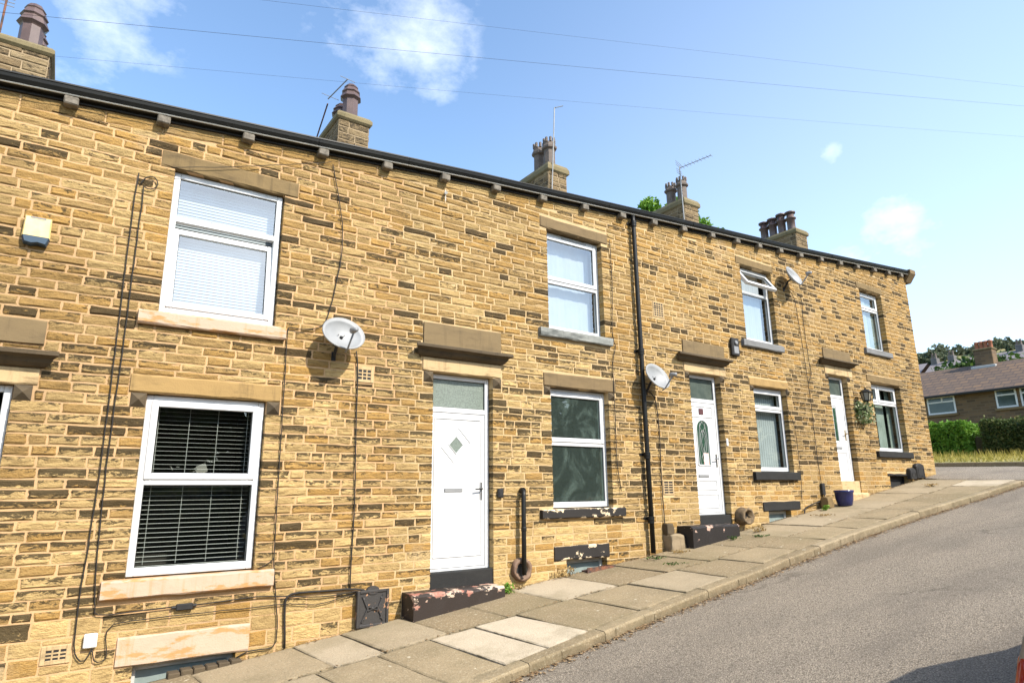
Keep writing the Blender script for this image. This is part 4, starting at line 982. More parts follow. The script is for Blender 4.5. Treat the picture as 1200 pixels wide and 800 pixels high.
# alarm box
root = empty('alarm_box', (-.44, 0, 2.38), 'yellowed alarm box with dark blue bottom, on wall at upper left', 'alarm box')
m = MB(); pr = [(-.105, .11), (.105, .13), (.105, -.09), (.05, -.13), (-.05, -.13), (-.105, -.09)]
def shell(mb, pts, y0, y1, cx, cz, ins=.012):
    a = [mb.vert((cx+p, y1, cz+q)) for p, q in pts]; b = [mb.vert((cx+p, y0+.02, cz+q)) for p, q in pts]; c = [mb.vert((cx+p*(1-ins*8), y0, cz+q*(1-ins*8))) for p, q in pts]; n = len(pts)
    for k in range(n): mb.face((a[k], a[(k+1) % n], b[(k+1) % n], b[k])); mb.face((b[k], b[(k+1) % n], c[(k+1) % n], c[k]))
    mb.face(a[::-1]); mb.face(c)
shell(m, [(-.10, .135), (.10, .135), (.105, -.06), (-.105, -.06)], -.085, -.012, -.44, 2.375); m.build('cover', M['cream_plastic'], root)
m = MB(); shell(m, [(-.105, -.062), (.105, -.062), (.085, -.13), (.02, -.118), (-.03, -.132), (-.085, -.122)], -.083, -.012, -.44, 2.375); m.build('strobe_base', M['navy_plastic'], root)
m = MB(); m.box((-.50, -.088, 2.485), (-.38, -.07, 2.503), .004); m.build('top_strip', M['grey_plastic'], root)

def small(name, label, cat, mb, mat, loc, group=None): return mb.build(name, mat, None, loc=loc, label=label, cat=cat, group=group)
m = MB(); m.box((.345, -.055, -1.25), (.445, -.012, -1.135), .008); small('junction_box', 'small white cable box low on the wall, two cables looping from it', 'junction box', m, M['white_plastic'], (.395, 0, -1.19))
m = MB(); m.box((1.035, -.05, -1.02), (1.18, -.015, -.962), .008); m.tube([(1.0, -.03, -.99), (1.21, -.03, -.985)], .014, 8); small('cable_joint', 'black cable joint block under the lower left pink sill', 'cable joint', m, M['black_matt'], (1.1, 0, -.99))
m = MB(); m.box((4.612, -.05, -.055), (4.695, -.01, .062), .012); m.box((4.63, -.056, -.03), (4.675, -.05, .02), .002); small('key_safe', 'small black key box on wall just right of the diamond pane door', 'key box', m, M['black_matt'], (4.65, 0, 0))
m = MB(); m.box((9.325, -.022, .745), (9.372, -.004, .87), .004); small('doorbell', 'white doorbell on wall at right jamb of the arched pane door', 'doorbell', m, M['white_plastic'], (9.35, 0, .8))
m = MB(); m.lathe((3.80, -.03, 3.93), [(.012, -.02), (.014, .02)], 10, 'y'); m.tube([(3.80, -.04, 3.93), (3.78, -.09, 3.90)], .02, 8); m.tube([(3.80, -.03, 3.97), (3.81, -.02, 3.82)], .006, 6); small('cable_anchor', 'small white wire anchor high on wall above the diamond pane door', 'wire anchor', m, M['white_plastic'], (3.8, 0, 3.92))
root = empty('bulkhead_lamp', (9.76, 0, 2.52), 'dark grey wall lamp box right of the arched pane door, above lintel level', 'wall lamp')
m = MB(); m.box((9.66, -.07, 2.36), (9.87, -.015, 2.69), .015); m.build('housing', M['black_matt'], root)
m = MB(); m.lathe((9.765, -.08, 2.60), [(.04, .0), (.03, -.015)], 12, 'y'); m.box((9.70, -.078, 2.40), (9.83, -.071, 2.53), .003); m.build('lens', M['grey_plastic'], root)
# iron cover of the old meter hatch
root = empty('meter_cover', (2.955, 0, -1.36), 'black iron hatch cover with peeling paint, against the wall left of red step', 'hatch cover')
m = MB(); m.box((2.78, -.07, -1.37), (3.135, -.012, -1.01), .012); m.build('plate', M['iron'], root)
m = MB(); bars(m, 2.775, 3.14, -1.375, -1.0, -.085, -.07, .03, None, .005); m.lathe((2.955, -.055, -1.005), [(.07, .02), (.075, 0), (.07, -.025)], 20, 'y', .6)
for dx, dz in ((-.1, .1), (.1, .1), (0, 0), (-.1, -.1), (.1, -.1)): m.lathe((2.955+dx, -.072, -1.19+dz), [(.014, .004), (.012, -.01), (.004, -.014)], 10, 'y')
for s in (-1, 1): m.tube([(2.955-.12, -.074, -1.19-s*.13), (2.955-.05, -.078, -1.19+s*.02), (2.955+.05, -.078, -1.19-s*.02), (2.955+.12, -.074, -1.19+s*.13)], .011, 6)
m.build('raised_frame', M['iron'], root)
for a, b, c, e, lab in ((15.64, 15.90, .20, .455, 'small black meter box left of the taller one, near the far corner'), (15.96, 16.33, .22, .56, 'taller black meter box nearest the far corner of the terrace')):
    root = empty('meter_box', ((a+b)/2, 0, c), lab, 'meter box', 'meter boxes by the far corner'); n = 8
    pts = [(-(b-a)/2, -(e-c)/2), ((b-a)/2, -(e-c)/2), ((b-a)/2, (e-c)*.3)]+[((b-a)/2*math.cos(q), (e-c)*.3+(e-c)*.2*math.sin(q)) for q in (math.pi*k/6 for k in range(1, 6))]+[(-(b-a)/2, (e-c)*.3)]
    m = MB(); shell(m, pts, -.10, -.01, (a+b)/2, (c+e)/2); m.build('casing', M['black_matt'], root)
    m = MB(); bars(m, a+.05, b-.05, c+.05, e-.11, -.106, -.098, .014, None, .003); m.build('door_rim', M['black_gloss'], root)

# downpipe and waste pipe
root = empty('downpipe', (7.3, 0, G(7.3)), 'black cast iron downpipe running from gutter to pavement', 'downpipe')
m = MB(); px = 7.30; m.tube([(px, -.075, E(px)+.01), (px, -.08, E(px)-.12), (px, -.085, 2.3), (px+.005, -.085, .6), (px+.01, -.085, G(px)+.03)], .036, 14); m.build('pipe', M['black_gloss'], root, True)
for z_ in (E(px)-.14, 2.16, .55, -.39):
    m = MB(); m.lathe((px, -.085, z_), [(.037, -.07), (.046, -.065), (.046, -.03), (.05, -.02), (.05, .03), (.037, .035)], 14); m.box((px-.085, -.02, z_-.02), (px+.085, -.006, z_+.02), .003); m.box((px-.02, -.05, z_-.02), (px+.02, -.008, z_+.02)); m.build('collar', M['black_gloss'], root)
root = empty('waste_pipe', (4.97, 0, G(4.97)), 'short black waste pipe with bent top, standing on pavement by the key box', 'waste pipe')
m = MB(); px = 4.965; m.tube([(px+.02, .02, .03), (px+.02, -.05, .032), (px+.012, -.085, .02), (px, -.10, -.03), (px-.005, -.10, -.55), (px-.01, -.105, -1.0)], .030, 14); m.build('pipe', M['black_gloss'], root, True)
m = MB(); m.lathe((px+.02, -.05, .032), [(.036, -.03), (.04, -.02), (.04, .02), (.036, .03)], 14, 'y'); m.build('collar', M['black_gloss'], root)
m = MB(); m.lathe((px-.003, -.10, -.45), [(.03, -.03), (.036, -.02), (.036, .02), (.03, .03)], 14); m.build('collar', M['black_gloss'], root)
M['clay_pale'] = simple('weathered_clay', (.20, .14, .075), (.085, .06, .036), 12, .9, .6, 30)
def gully(name, cx, cz, r, label, yf=-.16, mat='clay', par=None):
    m = MB(); m.lathe((cx, 0, cz), [(r*1.0, .02), (r*1.04, -.03), (r*.98, yf*.7), (r, yf), (r*.72, yf-.005), (r*.66, yf*.55), (r*.2, yf*.5)], 22, 'y', .92)
    m.v = [(x+.02*mnoise.noise(Vector((x*14, y*14, z*14))), y+.012*mnoise.noise(Vector((z*16, x*16, 4))), z+.02*mnoise.noise(Vector((z*14, y*14, 9)))) for x, y, z in m.v]
    o = m.build(name, M[mat], None, True, (cx, 0, cz), label, 'clay drain'); k = MB(); k.lathe((cx, 0, cz), [(r*.6, yf*.5-.002), (r*.58, yf*.5-.004)], 20, 'y'); k.build('mouth', M['gasket'], o); return o
gully('clay_drain', 4.965, -.945, .15, 'round brown clay drain at foot of the short waste pipe', -.07)
gully('clay_drain', 9.54, -.42, .15, 'large broken clay drain mouth right of the arched pane door', -.17, 'clay_pale')

# cables
def cable(pts, label, r=.0056, y=-.028, name='cable', mat='cable'):
    P = [Vector((p[0], y, p[1])) for p in pts]; out = []
    for i in range(len(P)-1):
        p0, p1, p2, p3 = P[max(i-1, 0)], P[i], P[i+1], P[min(i+2, len(P)-1)]
        n = max(2, int((p2-p1).length/.12))
        for k in range(n):
            t = k/n; q = .5*((2*p1)+(p2-p0)*t+(2*p0-5*p1+4*p2-p3)*t*t+(3*p1-p0-3*p2+p3)*t**3)
            out.append(q+Vector((rng.uniform(-.003, .003), 0, rng.uniform(-.003, .003))))
    out.append(P[-1]); m = MB(); m.tube(out, r, 6); c = P[0]
    return m.build(name, M[mat], None, True, tuple(c), label, 'cable')
cable([(0.292, 3.188), (0.282, 2.933), (0.283, 2.387), (0.289, 1.693), (0.299, 0.403), (0.291, -0.196), (0.283, -0.556), (0.271, -0.87), (0.282, -1.211), (0.313, -1.316), (0.372, -1.351), (0.417, -1.25)], 'left of the two black cables running down the leftmost wall to white box')
cable([(0.318, 3.083), (0.324, 3.103), (0.363, 3.162), (0.43, 3.181), (0.466, 3.125), (0.442, 3.061), (0.375, 3.042), (0.345, 3.06), (0.352, 2.905), (0.349, 2.655), (0.351, 1.449), (0.345, 0.289), (0.364, -0.49), (0.378, -0.775), (0.397, -0.931), (0.429, -0.99), (0.654, -0.993), (1.01, -0.983)], 'black cable with a coil at its top, down to the cable joint')
cable([(1.2, -0.982), (1.432, -0.975), (1.745, -0.966), (1.994, -0.982), (2.388, -1.027), (2.79, -1.005)], 'black cable from the cable joint to the iron hatch cover', y=-.03)
cable([(0.412, -1.25), (0.44, -1.354), (0.492, -1.375), (0.531, -1.333), (0.509, -1.193), (0.554, -1.08), (0.863, -1.065), (1.289, -1.06), (1.752, -1.062), (2.084, -1.063), (2.347, -1.098), (2.618, -1.057), (2.79, -1.031)], 'thin cable from the white box along wall above the cellar window', r=.0045)
cable([(2.254, 3.88), (2.312, 3.648), (2.412, 3.153), (2.422, 2.744), (2.37, 2.365), (2.317, 2.048), (2.239, 1.865), (2.1, 1.81), (1.984, 1.79), (1.9, 1.80), (1.862, 1.753), (1.869, 1.449), (1.875, 0.711), (1.885, -0.163), (1.895, -0.664), (1.973, -1.275), (1.943, -1.444), (1.823, -1.451), (1.704, -1.458), (1.601, -1.50)], 'long dark cable from gutter, past the left dish and down beside white window')
cable([(2.66, 1.62), (2.688, 1.338), (2.694, 0.75), (2.711, 0.183), (2.717, -0.365), (2.706, -0.719), (2.709, -0.975)], 'straight black cable down from left dish past small vent', r=.0075)
cable([(2.055, -1.474), (2.036, -1.2), (2.031, -1.049), (2.06, -0.985), (2.162, -0.964), (2.52, -0.972), (2.78, -0.983), (2.9, -1.02)], 'thick black conduit bending from pavement to the iron hatch cover', r=.011, y=-.03)
cable([(1.891, -0.598), (1.853, -0.653), (1.741, -0.70)], 'short cable entering at corner of the lower left window', r=.0045)
cable([(0.563, 3.327), (1.13, 3.50), (1.76, 3.722), (2.234, 3.90)], 'thin wire crossing the lintel of the upper left window', r=.004, y=-.045)
cable([(6.789, 3.931), (6.8, 3.228), (6.75, 2.4), (6.80, 2.2), (6.79, 2.12), (6.729, 1.9), (6.729, 1.327), (6.722, 0.442), (6.778, 0.013)], 'thin cable down the wall between white windows and black downpipe', r=.006)
cable([(7.45, 1.53), (7.60, 1.45), (7.659, 0.987), (7.643, 0.199), (7.652, -0.498), (7.669, -0.71)], 'cable down from the dish beside black downpipe', r=.008)
cable([(11.75, 3.95), (11.907, 3.8), (11.965, 3.264), (12.028, 2.389), (12.059, 1.533), (12.059, 0.701), (12.088, 0.021)], 'left cable down from the highest dish to black plug box')
cable([(11.8, 3.97), (12.16, 3.85), (12.141, 3.379), (12.171, 2.491), (12.20, 2.3), (12.08, 2.1)], 'right cable from the highest dish joining the other one', r=.006)
cable([(11.288, 1.896), (11.24, 1.5), (11.40, 1.158), (11.42, 0.211), (11.36, -0.249)], 'thin cable down the wall right of vertical blind window', r=.005)
cable([(11.307, -0.50), (11.38, -0.36), (11.443, -0.315), (11.773, -0.24), (12.04, -0.201), (12.12, -.05)], 'drooping cable at wall foot left of the blue plant pot', r=.012, y=-.06)
m = MB(); m.box((12.06, -.06, -.10), (12.16, -.012, .12), .01); small('plug_box', 'small black cable box at wall foot left of the blue pot', 'cable box', m, M['black_matt'], (12.1, 0, 0))

# lantern, hanging plant, blue pot, boulder
lx, ly, lz = 13.92, -.20, 1.92
root = empty('wall_lantern', (lx, 0, lz-.1), 'black carriage lantern on bracket right of the last door', 'wall lantern')
m = MB(); m.box((lx-.05, -.03, lz-.30), (lx+.05, -.012, lz-.08), .006); m.tube([(lx, -.02, lz-.20), (lx, -.10, lz-.24), (lx, ly, lz-.18), (lx, ly, lz-.11)], .013, 8); m.build('bracket', M['black_gloss'], root)
m = MB(); m.lathe((lx, ly, lz), [(.03, -.12), (.075, -.10), (.075, -.085), (.07, -.085)], 6); m.lathe((lx, ly, lz), [(.125, .075), (.13, .085), (.06, .14), (.02, .15), (.02, .175), (.008, .19)], 6)
for k in range(6):
    a = math.pi*2*k/6; m.tube([(lx+.072*math.cos(a), ly+.072*math.sin(a), lz-.09), (lx+.11*math.cos(a), ly+.11*math.sin(a), lz+.08)], .008, 5)
m.build('cage', M['black_gloss'], root)
m = MB(); m.lathe((lx, ly, lz), [(.064, -.085), (.10, .078)], 6); m.build('lantern_glass', M['lamp_glass'], root)
def leaves(mb, n, pos, size, tone=(0, 1), flat=0.0, asp=.6):
    for _ in range(n):
        p = pos(); s = size*rng.uniform(.6, 1.3)
        a = Vector((rng.gauss(0, 1), rng.gauss(0, 1), rng.gauss(0, 1)*(1-flat)))
        a = a.normalized() if a.length > 1e-6 else Vector((1, 0, 0)); b = a.orthogonal().normalized(); q = rng.uniform(0, 6.28); c = a.cross(b); b = b*math.cos(q)+c*math.sin(q); c = a.cross(b)
        mb.tone = (rng.uniform(*tone), 0, 0)
        mb.poly([p-b*s, p-c*s*asp+a*s*.15, p+b*s, p+c*s*asp+a*s*.15])
hx = 13.93
root = empty('hanging_basket', (hx, 0, 1.6), 'hanging basket of trailing pale green leaves below the lantern', 'hanging plant')
m = MB(); leaves(m, 420, lambda: Vector((hx+rng.gauss(0, .13), -.13+rng.uniform(-.09, .09), 1.60+rng.uniform(-.24, .20))), .035); m.build('foliage', M['leaf_var'], root)
m = MB(); m.lathe((hx, -.13, 1.66), [(.03, -.10), (.08, -.04), (.09, .04), (.07, .02)], 12); m.tube([(hx, -.012, 1.9), (hx, -.13, 1.88), (hx, -.13, 1.7)], .006, 6); m.build('basket', M['black_matt'], root)
bx, by = 12.35, -.30; bz = PV(bx, by)
root = empty('plant_pot', (bx, by, bz), 'dark blue glazed plant pot on pavement by the last door', 'plant pot')
m = MB(); m.lathe((bx, by, bz), [(.11, 0), (.13, .02), (.155, .12), (.165, .24), (.178, .255), (.178, .29), (.16, .295), (.15, .25), (.02, .245)], 24); m.build('pot', M['pot_blue'], root, True)
m = MB(); m.lathe((bx, by, bz+.245), [(.15, .0), (.14, .015), (.03, .02)], 20); m.build('soil', M['soil'], root)
def rock(cx, cy, cz, sx, sy, sz, label, mat, seed):
    import bmesh
    bm = bmesh.new(); bmesh.ops.create_icosphere(bm, subdivisions=3, radius=1.0); m = MB()
    for v_ in bm.verts:
        p = v_.co; q = Vector((max(-.62, min(.62, p.x))*1.3, max(-.62, min(.62, p.y))*1.3, max(-.65, min(.65, p.z))*1.3)); q *= 1+.18*mnoise.noise(p*1.6+Vector((seed, 0, 0)))+.05*mnoise.noise(p*5)
        m.vert((cx+q.x*sx, cy+q.y*sy, cz+q.z*sz))
    for f_ in bm.faces: m.face([v_.index for v_ in f_.verts])
    bm.free(); return m.build('boulder', M[mat], None, True, (cx, cy, cz-sz), label, 'stone')
rock(7.78, -.08, -.76, .19, .11, .15, 'pale squared stone on pavement left of the black doorstep', 'boulder', 3)
rock(7.70, -.05, -.56, .09, .06, .10, 'small dark stone on top of the pale squared stone', 'cornice', 7)
rock(12.02, -.14, -.24, .13, .09, .12, 'brown stone on pavement just left of the blue pot', 'lintel', 12)

# ------------------------------------------------------------------ aerials and overhead wires
def aerial(label, pole, boom=None, els=8, mat='dish', elw=.25, hub=None):
    root = empty('tv_aerial', pole[0], label, 'aerial', 'aerials on the chimneys')
    m = MB(); m.tube(pole, .012, 8); m.build('mast', M[mat], root)
    if boom:
        a, b = Vector(boom[0]), Vector(boom[1]); m = MB(); m.tube([a, b], .009, 6); bo = m.build('boom', M['grey_plastic'], root); d = (b-a).normalized(); s = d.cross(Vector((0, 0, 1))).normalized(); e = MB()
        for k in range(els):
            c = lerp(.12, 1, k/max(1, els-1)); c = a+(b-a)*c; w = elw*lerp(.6, .4, k/els); e.tube([c-s*w*.5, c+s*w*.5], .005, 5)
        uu = s.cross(d)
        for q in ((-1, 1) if els > 3 else ()):
            for r_ in (.05, .10, .15): e.tube([a+uu*q*r_-s*.14, a+uu*q*r_+s*.14], .005, 5)
        e.build('elements', M['grey_plastic'], root)
    return root
aerial('rusty aerial mast on the leftmost chimney', [(-1.30, 2.1, 5.0), (-1.25, 2.0, 5.5), (-1.24, 2.0, 6.3)], ((-1.3, 2.0, 6.05), (-1.32, 1.5, 6.05)), 4, 'rust')
aerial('small aerial with crossed rods behind the second chimney', [(2.93, 3.1, 5.9), (2.93, 2.5, 6.36)], ((2.90, 2.40, 6.38), (2.98, 1.72, 6.38)), 2, 'rust', .5)
aerial('tall plain mast with tiny head on the third chimney', [(7.20, 1.96, 5.5), (7.24, 1.95, 5.78), (7.36, 1.95, 7.60)], ((7.36, 1.95, 7.60), (7.50, 1.85, 7.64)), 2, 'dish', .05)
aerial('mast with long ladder aerial on the fourth chimney', [(11.14, 1.95, 5.6), (11.12, 1.95, 6.07), (11.10, 1.95, 7.42)], ((11.1, 1.97, 7.38), (11.30, 1.20, 7.42)), 9, 'dish', .34)
def wire(p, q, label, sag=.12, r=.0013):
    P = []; n = 60
    for k in range(n+1): t = k/n; v_ = Vector(p).lerp(Vector(q), t); v_.z -= sag*4*t*(1-t); P.append(v_)
    m = MB(); m.tube(P, r, 5); return m.build('overhead_wire', M['cable'], None, True, tuple(P[0]), label, 'wire', 'overhead wires')
def far(pl, k): return (pl[0]*k, 9*k-7, pl[1]*k)
wire((-.70, 2.0, 5.41), far((41.2, 18.2), .44), 'lowest overhead wire, leaving the leftmost chimney', .05)
wire(far((-6.4, 4.1), .9), far((41.0, 20.0), .44), 'thick overhead wire in the middle of three crossing the sky', .05, .0019)
wire(far((-7.4, 4.3), .9), far((41.0, 21.2), .44), 'topmost faint overhead wire at upper edge of sky', .05)

# ------------------------------------------------------------------ houses across the side road, hedges, hill
def brickmat(name, c1, c2, mo, sc):
    t = NT(name); b = t.n.new('ShaderNodeTexBrick'); mp = t.n.new('ShaderNodeMapping'); mp.inputs['Rotation'].default_value = (0, 0, 0)
    cx = t.n.new('ShaderNodeSeparateXYZ'); t.l.new(t.pos, cx.inputs[0]); cb = t.n.new('ShaderNodeCombineXYZ'); t.l.new(t.math('ADD', cx.outputs[0], cx.outputs[1]), cb.inputs[0]); t.l.new(cx.outputs[2], cb.inputs[1])
    t.l.new(cb.outputs[0], b.inputs['Vector']); b.inputs['Color1'].default_value = (*c1, 1); b.inputs['Color2'].default_value = (*c2, 1); b.inputs['Mortar'].default_value = (*mo, 1)
    b.inputs['Scale'].default_value = sc; b.inputs['Mortar Size'].default_value = .03; b.inputs['Brick Width'].default_value = .62; b.inputs['Row Height'].default_value = .22
    t.col(t.mix(t.math('MULTIPLY', t.noise(.8, 5), .5), b.outputs['Color'], tuple(c*.5 for c in c1))); t.rough(.9); t.bump(b.outputs['Fac'], -.4, .02); return t.m
M['far_brick'] = brickmat('brown_far_stone', (.19, .115, .055), (.075, .05, .03), (.14, .10, .06), 1.6)
def tilemat():
    t = NT('brown_roof_tiles'); cx = t.n.new('ShaderNodeSeparateXYZ'); t.l.new(t.pos, cx.inputs[0]); cb = t.n.new('ShaderNodeCombineXYZ'); t.l.new(cx.outputs[1], cb.inputs[0]); t.l.new(cx.outputs[2], cb.inputs[1])
    b = t.n.new('ShaderNodeTexBrick'); t.l.new(cb.outputs[0], b.inputs['Vector']); b.inputs['Color1'].default_value = (.17, .10, .052, 1); b.inputs['Color2'].default_value = (.095, .062, .044, 1); b.inputs['Mortar'].default_value = (.05, .035, .03, 1)
    b.inputs['Scale'].default_value = 1.0; b.inputs['Brick Width'].default_value = .42; b.inputs['Row Height'].default_value = .20; b.inputs['Mortar Size'].default_value = .028
    t.col(t.mix(t.math('MULTIPLY', t.noise(.6, 5), .55), b.outputs['Color'], (.11, .075, .05))); t.rough(.85); t.bump(b.outputs['Fac'], -.5, .03); return t.m
M['tile'] = tilemat()
M['pale_roof'] = simple('pale_grey_slates', (.235, .20, .20), (.19, .165, .165), .5, .8)
hs = empty('far_house', (38, 5, 1.2), 'brown stone house with tiled roof behind the hedges at far right', 'house')
X0, X1, YA, YB, ZE, ZR = 38.0, 45.0, -6.0, 16.0, 4.92, 6.68
m = MB(); m.keep = True
m.box((X0, YA, .3), (X1, YB, ZE-.02)); m.poly([(X0, YA, ZE-.02), (X1, YA, ZE-.02), (41.5, YA, ZR-.05)]); m.poly([(X0, YB, ZE-.02), (41.5, YB, ZR-.05), (X1, YB, ZE-.02)]); wl_ = m.build('wall', M['far_brick'], hs)
m = MB(); e = .35
for s0, s1 in (((X0-e, ZE-.16), (41.5, ZR)), ((X1+e, ZE-.16), (41.5, ZR))):
    m.poly([(s0[0], YA-.2, s0[1]), (s0[0], YB+.2, s0[1]), (s1[0], YB+.2, s1[1]), (s1[0], YA-.2, s1[1])]); m.poly([(s0[0], YA-.2, s0[1]-.1), (s0[0], YB+.2, s0[1]-.1), (s1[0], YB+.2, s1[1]-.1), (s1[0], YA-.2, s1[1]-.1)])
    m.poly([(s0[0], YA-.2, s0[1]-.1), (s0[0], YB+.2, s0[1]-.1), (s0[0], YB+.2, s0[1]), (s0[0], YA-.2, s0[1])])
m.keep = True; m.build('roof', M['tile'], hs)
m = MB(); m.box((X0-.48, YA-.2, ZE-.26), (X0-.355, YB+.2, ZE-.15), .02); m.build('gutter', M['black_matt'], hs)
m = MB(); m.box((41.2, 6.1, 6.2), (41.85, 6.98, 7.42), .02); ch = m.build('chimney', M['far_brick'], hs)
m = MB(); m.box((41.15, 6.05, 7.42), (41.9, 7.03, 7.5), .02); m.build('chimney_cap', M['chimney_cap'], ch)
m = MB(); m.box((40.9, 5.95, 6.3), (41.75, 7.12, 6.52), .02); m.build('flashing', M['lead'], ch)
for q in (6.2, 6.42, 6.64, 6.86):
    m = MB(); m.lathe((41.5, q, 7.48), [(.12, 0), (.10, .1), (.095, .36), (.115, .38), (.115, .46), (.09, .46)], 12); m.build('chimney_pot', M['clay_red'], ch, True)
for (ya, yb, za, zb, split) in ((4.40, 5.29, 3.82, 4.76, 1), (3.30, 4.26, 3.82, 4.76, 1), (7.08, 8.42, 3.80, 4.73, 2), (8.6, 9.8, 3.80, 4.73, 1), (-.4, .9, 3.82, 4.76, 1)):
    f = MB(); yy = X0-.03
    def vb(a, b, c, d_, x_=yy): f.box((x_, a, c), (x_+.08, b, d_), .008)
    vb(ya, yb, za, za+.09); vb(ya, yb, zb-.08, zb, yy+.001); vb(ya, ya+.08, za+.09, zb-.08, yy+.002); vb(yb-.08, yb, za+.09, zb-.08, yy+.002); vb(ya+.08, yb-.08, lerp(za, zb, .64), lerp(za, zb, .64)+.08, yy+.003)
    if split == 2: vb(lerp(ya, yb, .42), lerp(ya, yb, .42)+.08, lerp(za, zb, .64)+.08, zb-.08, yy+.004)
    w = f.build('window', M['upvc'], hs); p = MB(); p.box((X0-.012, ya+.05, za+.05), (X0-.004, yb-.05, zb-.05)); p.build('pane', M['far_pane'] if 'far_pane' in M else M.setdefault('far_pane', simple('dark_far_glass', (.03, .045, .045), (.05, .065, .06), 1.5, .08)), w)
    s = MB(); s.box((X0-.10, ya-.08, za-.12), (X0-.001, yb+.08, za-.005), .01); s.build('sill', M['lintel_dark'], w)
# row of terraces further up the hill
for k, (ya, yb, xx, zr) in enumerate(((-8, 16.5, 60, 10.35), (17.2, 34, 61, 10.6))):
    rw = empty('hill_terrace', (xx, (ya+yb)/2, 5), ('pale slate roofed terrace on slope behind the brown house', 'second pale roofed terrace, mostly hidden behind the stone terrace corner')[k], 'house', 'terraces on the hillside')
    m = MB(); m.keep = True; m.box((xx-3, ya, 4), (xx+3, yb, zr-1.9)); m.build('wall', M['far_brick'], rw)
    m = MB(); m.keep = True
    for s in (-1, 1): m.poly([(xx+s*3.3, ya, zr-2.0), (xx+s*3.3, yb, zr-2.0), (xx, yb, zr), (xx, ya, zr)])
    m.build('roof', M['pale_roof'], rw)
    for q in ([10.2, 14.9, 16.2] if k == 0 else [20, 27]):
        m = MB(); m.box((xx-.3, q-.24, zr-.6), (xx+.3, q+.24, zr+.38), .03); c = m.build('chimney', M['slate'], rw)
        for dq in (-.15, .15): p = MB(); p.lathe((xx-.1, q+dq*.8, zr+.36), [(.09, 0), (.07, .4), (.09, .45)], 10); p.build('chimney_pot', M['clay_pot'], c)
# hedges
def hedge(x0, x1, y0, y1, z0, z1, label, mat, n, size, loc):
    root = empty('hedge', loc, label, 'hedge', 'garden hedges'); m = MB()
    def pos():
        u = rng.random()
        def wob(p): return p+Vector((1, 1, 1))*0+Vector((mnoise.noise(p*1.1)*.10, mnoise.noise(p*1.3+Vector((5, 0, 0)))*.10, mnoise.noise(p*1.2+Vector((0, 7, 0)))*.11))
        if u < .5: p = Vector((x0+abs(rng.gauss(0, .05)), rng.uniform(y0, y1), rng.uniform(z0, z1)))
        elif u < .78: p = Vector((rng.uniform(x0, x1), rng.uniform(y0, y1), z1-abs(rng.gauss(0, .05))))
        else: p = Vector((rng.uniform(x0, x1), rng.choice((y0+abs(rng.gauss(0, .05)), y1-abs(rng.gauss(0, .05)))), rng.uniform(z0, z1)))
        # rounded shoulders
        ez = max(0, (p.z-(z1-.25))/.25); p.x += ez*ez*.12; p.y += (ez*ez*.10)*(1 if p.y < (y0+y1)/2 else -1)
        if rng.random() < .06: p.z += rng.uniform(0, .14)
        return wob(p)
    leaves(m, n, pos, size); m.build('foliage', M[mat], root)
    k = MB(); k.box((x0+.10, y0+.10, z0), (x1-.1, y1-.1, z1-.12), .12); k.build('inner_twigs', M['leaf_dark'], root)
hedge(25.9, 27.1, 2.42, 5.2, .9, 2.30, 'bright green bushy hedge nearest the terrace corner', 'leaf_bright', 9000, .055, (26.5, 3.8, .95))
hedge(25.9, 27.2, -4.0, 2.05, .85, 2.26, 'dark clipped hedge at right beyond the gap', 'leaf_hedge', 14000, .05, (26.5, -.9, .9))
m = MB(); m.box((26.6, 2.0, .7), (26.8, 2.46, 1.75), .02); small('gate_post', 'grey stone gatepost in the gap between two hedges', 'gatepost', m, M['chimney_cap'], (26.7, 2.25, .8))
# long dry grass on the verge
m = MB()
for _ in range(7000):
    x, y = rng.uniform(22.4, 25.7), rng.uniform(-4, 8); zz = PV(x, y)+.09; h_ = rng.uniform(.06, .22)*(1.3 if x > 24.8 else .8); a = rng.uniform(0, 6.28); w = rng.uniform(.008, .018); dx, dy = rng.gauss(0, .06), rng.gauss(0, .06)
    m.tone = (rng.uniform(0, 1), 0, 0); m.poly([(x-w*math.cos(a), y-w*math.sin(a), zz), (x+w*math.cos(a), y+w*math.sin(a), zz), (x+dx, y+dy, zz+h_)])
m.build('verge_grass', M['grass'], label='long dry yellow green grass on the verge below hedges', cat='grass', kind='stuff')
# woodland on the hilltop
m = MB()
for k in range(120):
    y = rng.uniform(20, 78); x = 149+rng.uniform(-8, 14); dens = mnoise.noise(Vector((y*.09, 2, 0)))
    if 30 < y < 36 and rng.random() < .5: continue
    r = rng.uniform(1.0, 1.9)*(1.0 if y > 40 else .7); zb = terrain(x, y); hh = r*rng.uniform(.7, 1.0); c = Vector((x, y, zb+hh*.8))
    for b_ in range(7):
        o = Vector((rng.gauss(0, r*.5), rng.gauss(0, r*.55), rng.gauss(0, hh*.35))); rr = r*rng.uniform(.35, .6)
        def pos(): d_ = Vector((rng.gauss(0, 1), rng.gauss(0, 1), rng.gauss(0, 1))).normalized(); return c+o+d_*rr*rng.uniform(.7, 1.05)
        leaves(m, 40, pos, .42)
m.build('hilltop_wood', M['leaf_hazed'], label='dark woodland along the hilltop at far right', cat='woodland', kind='stuff')
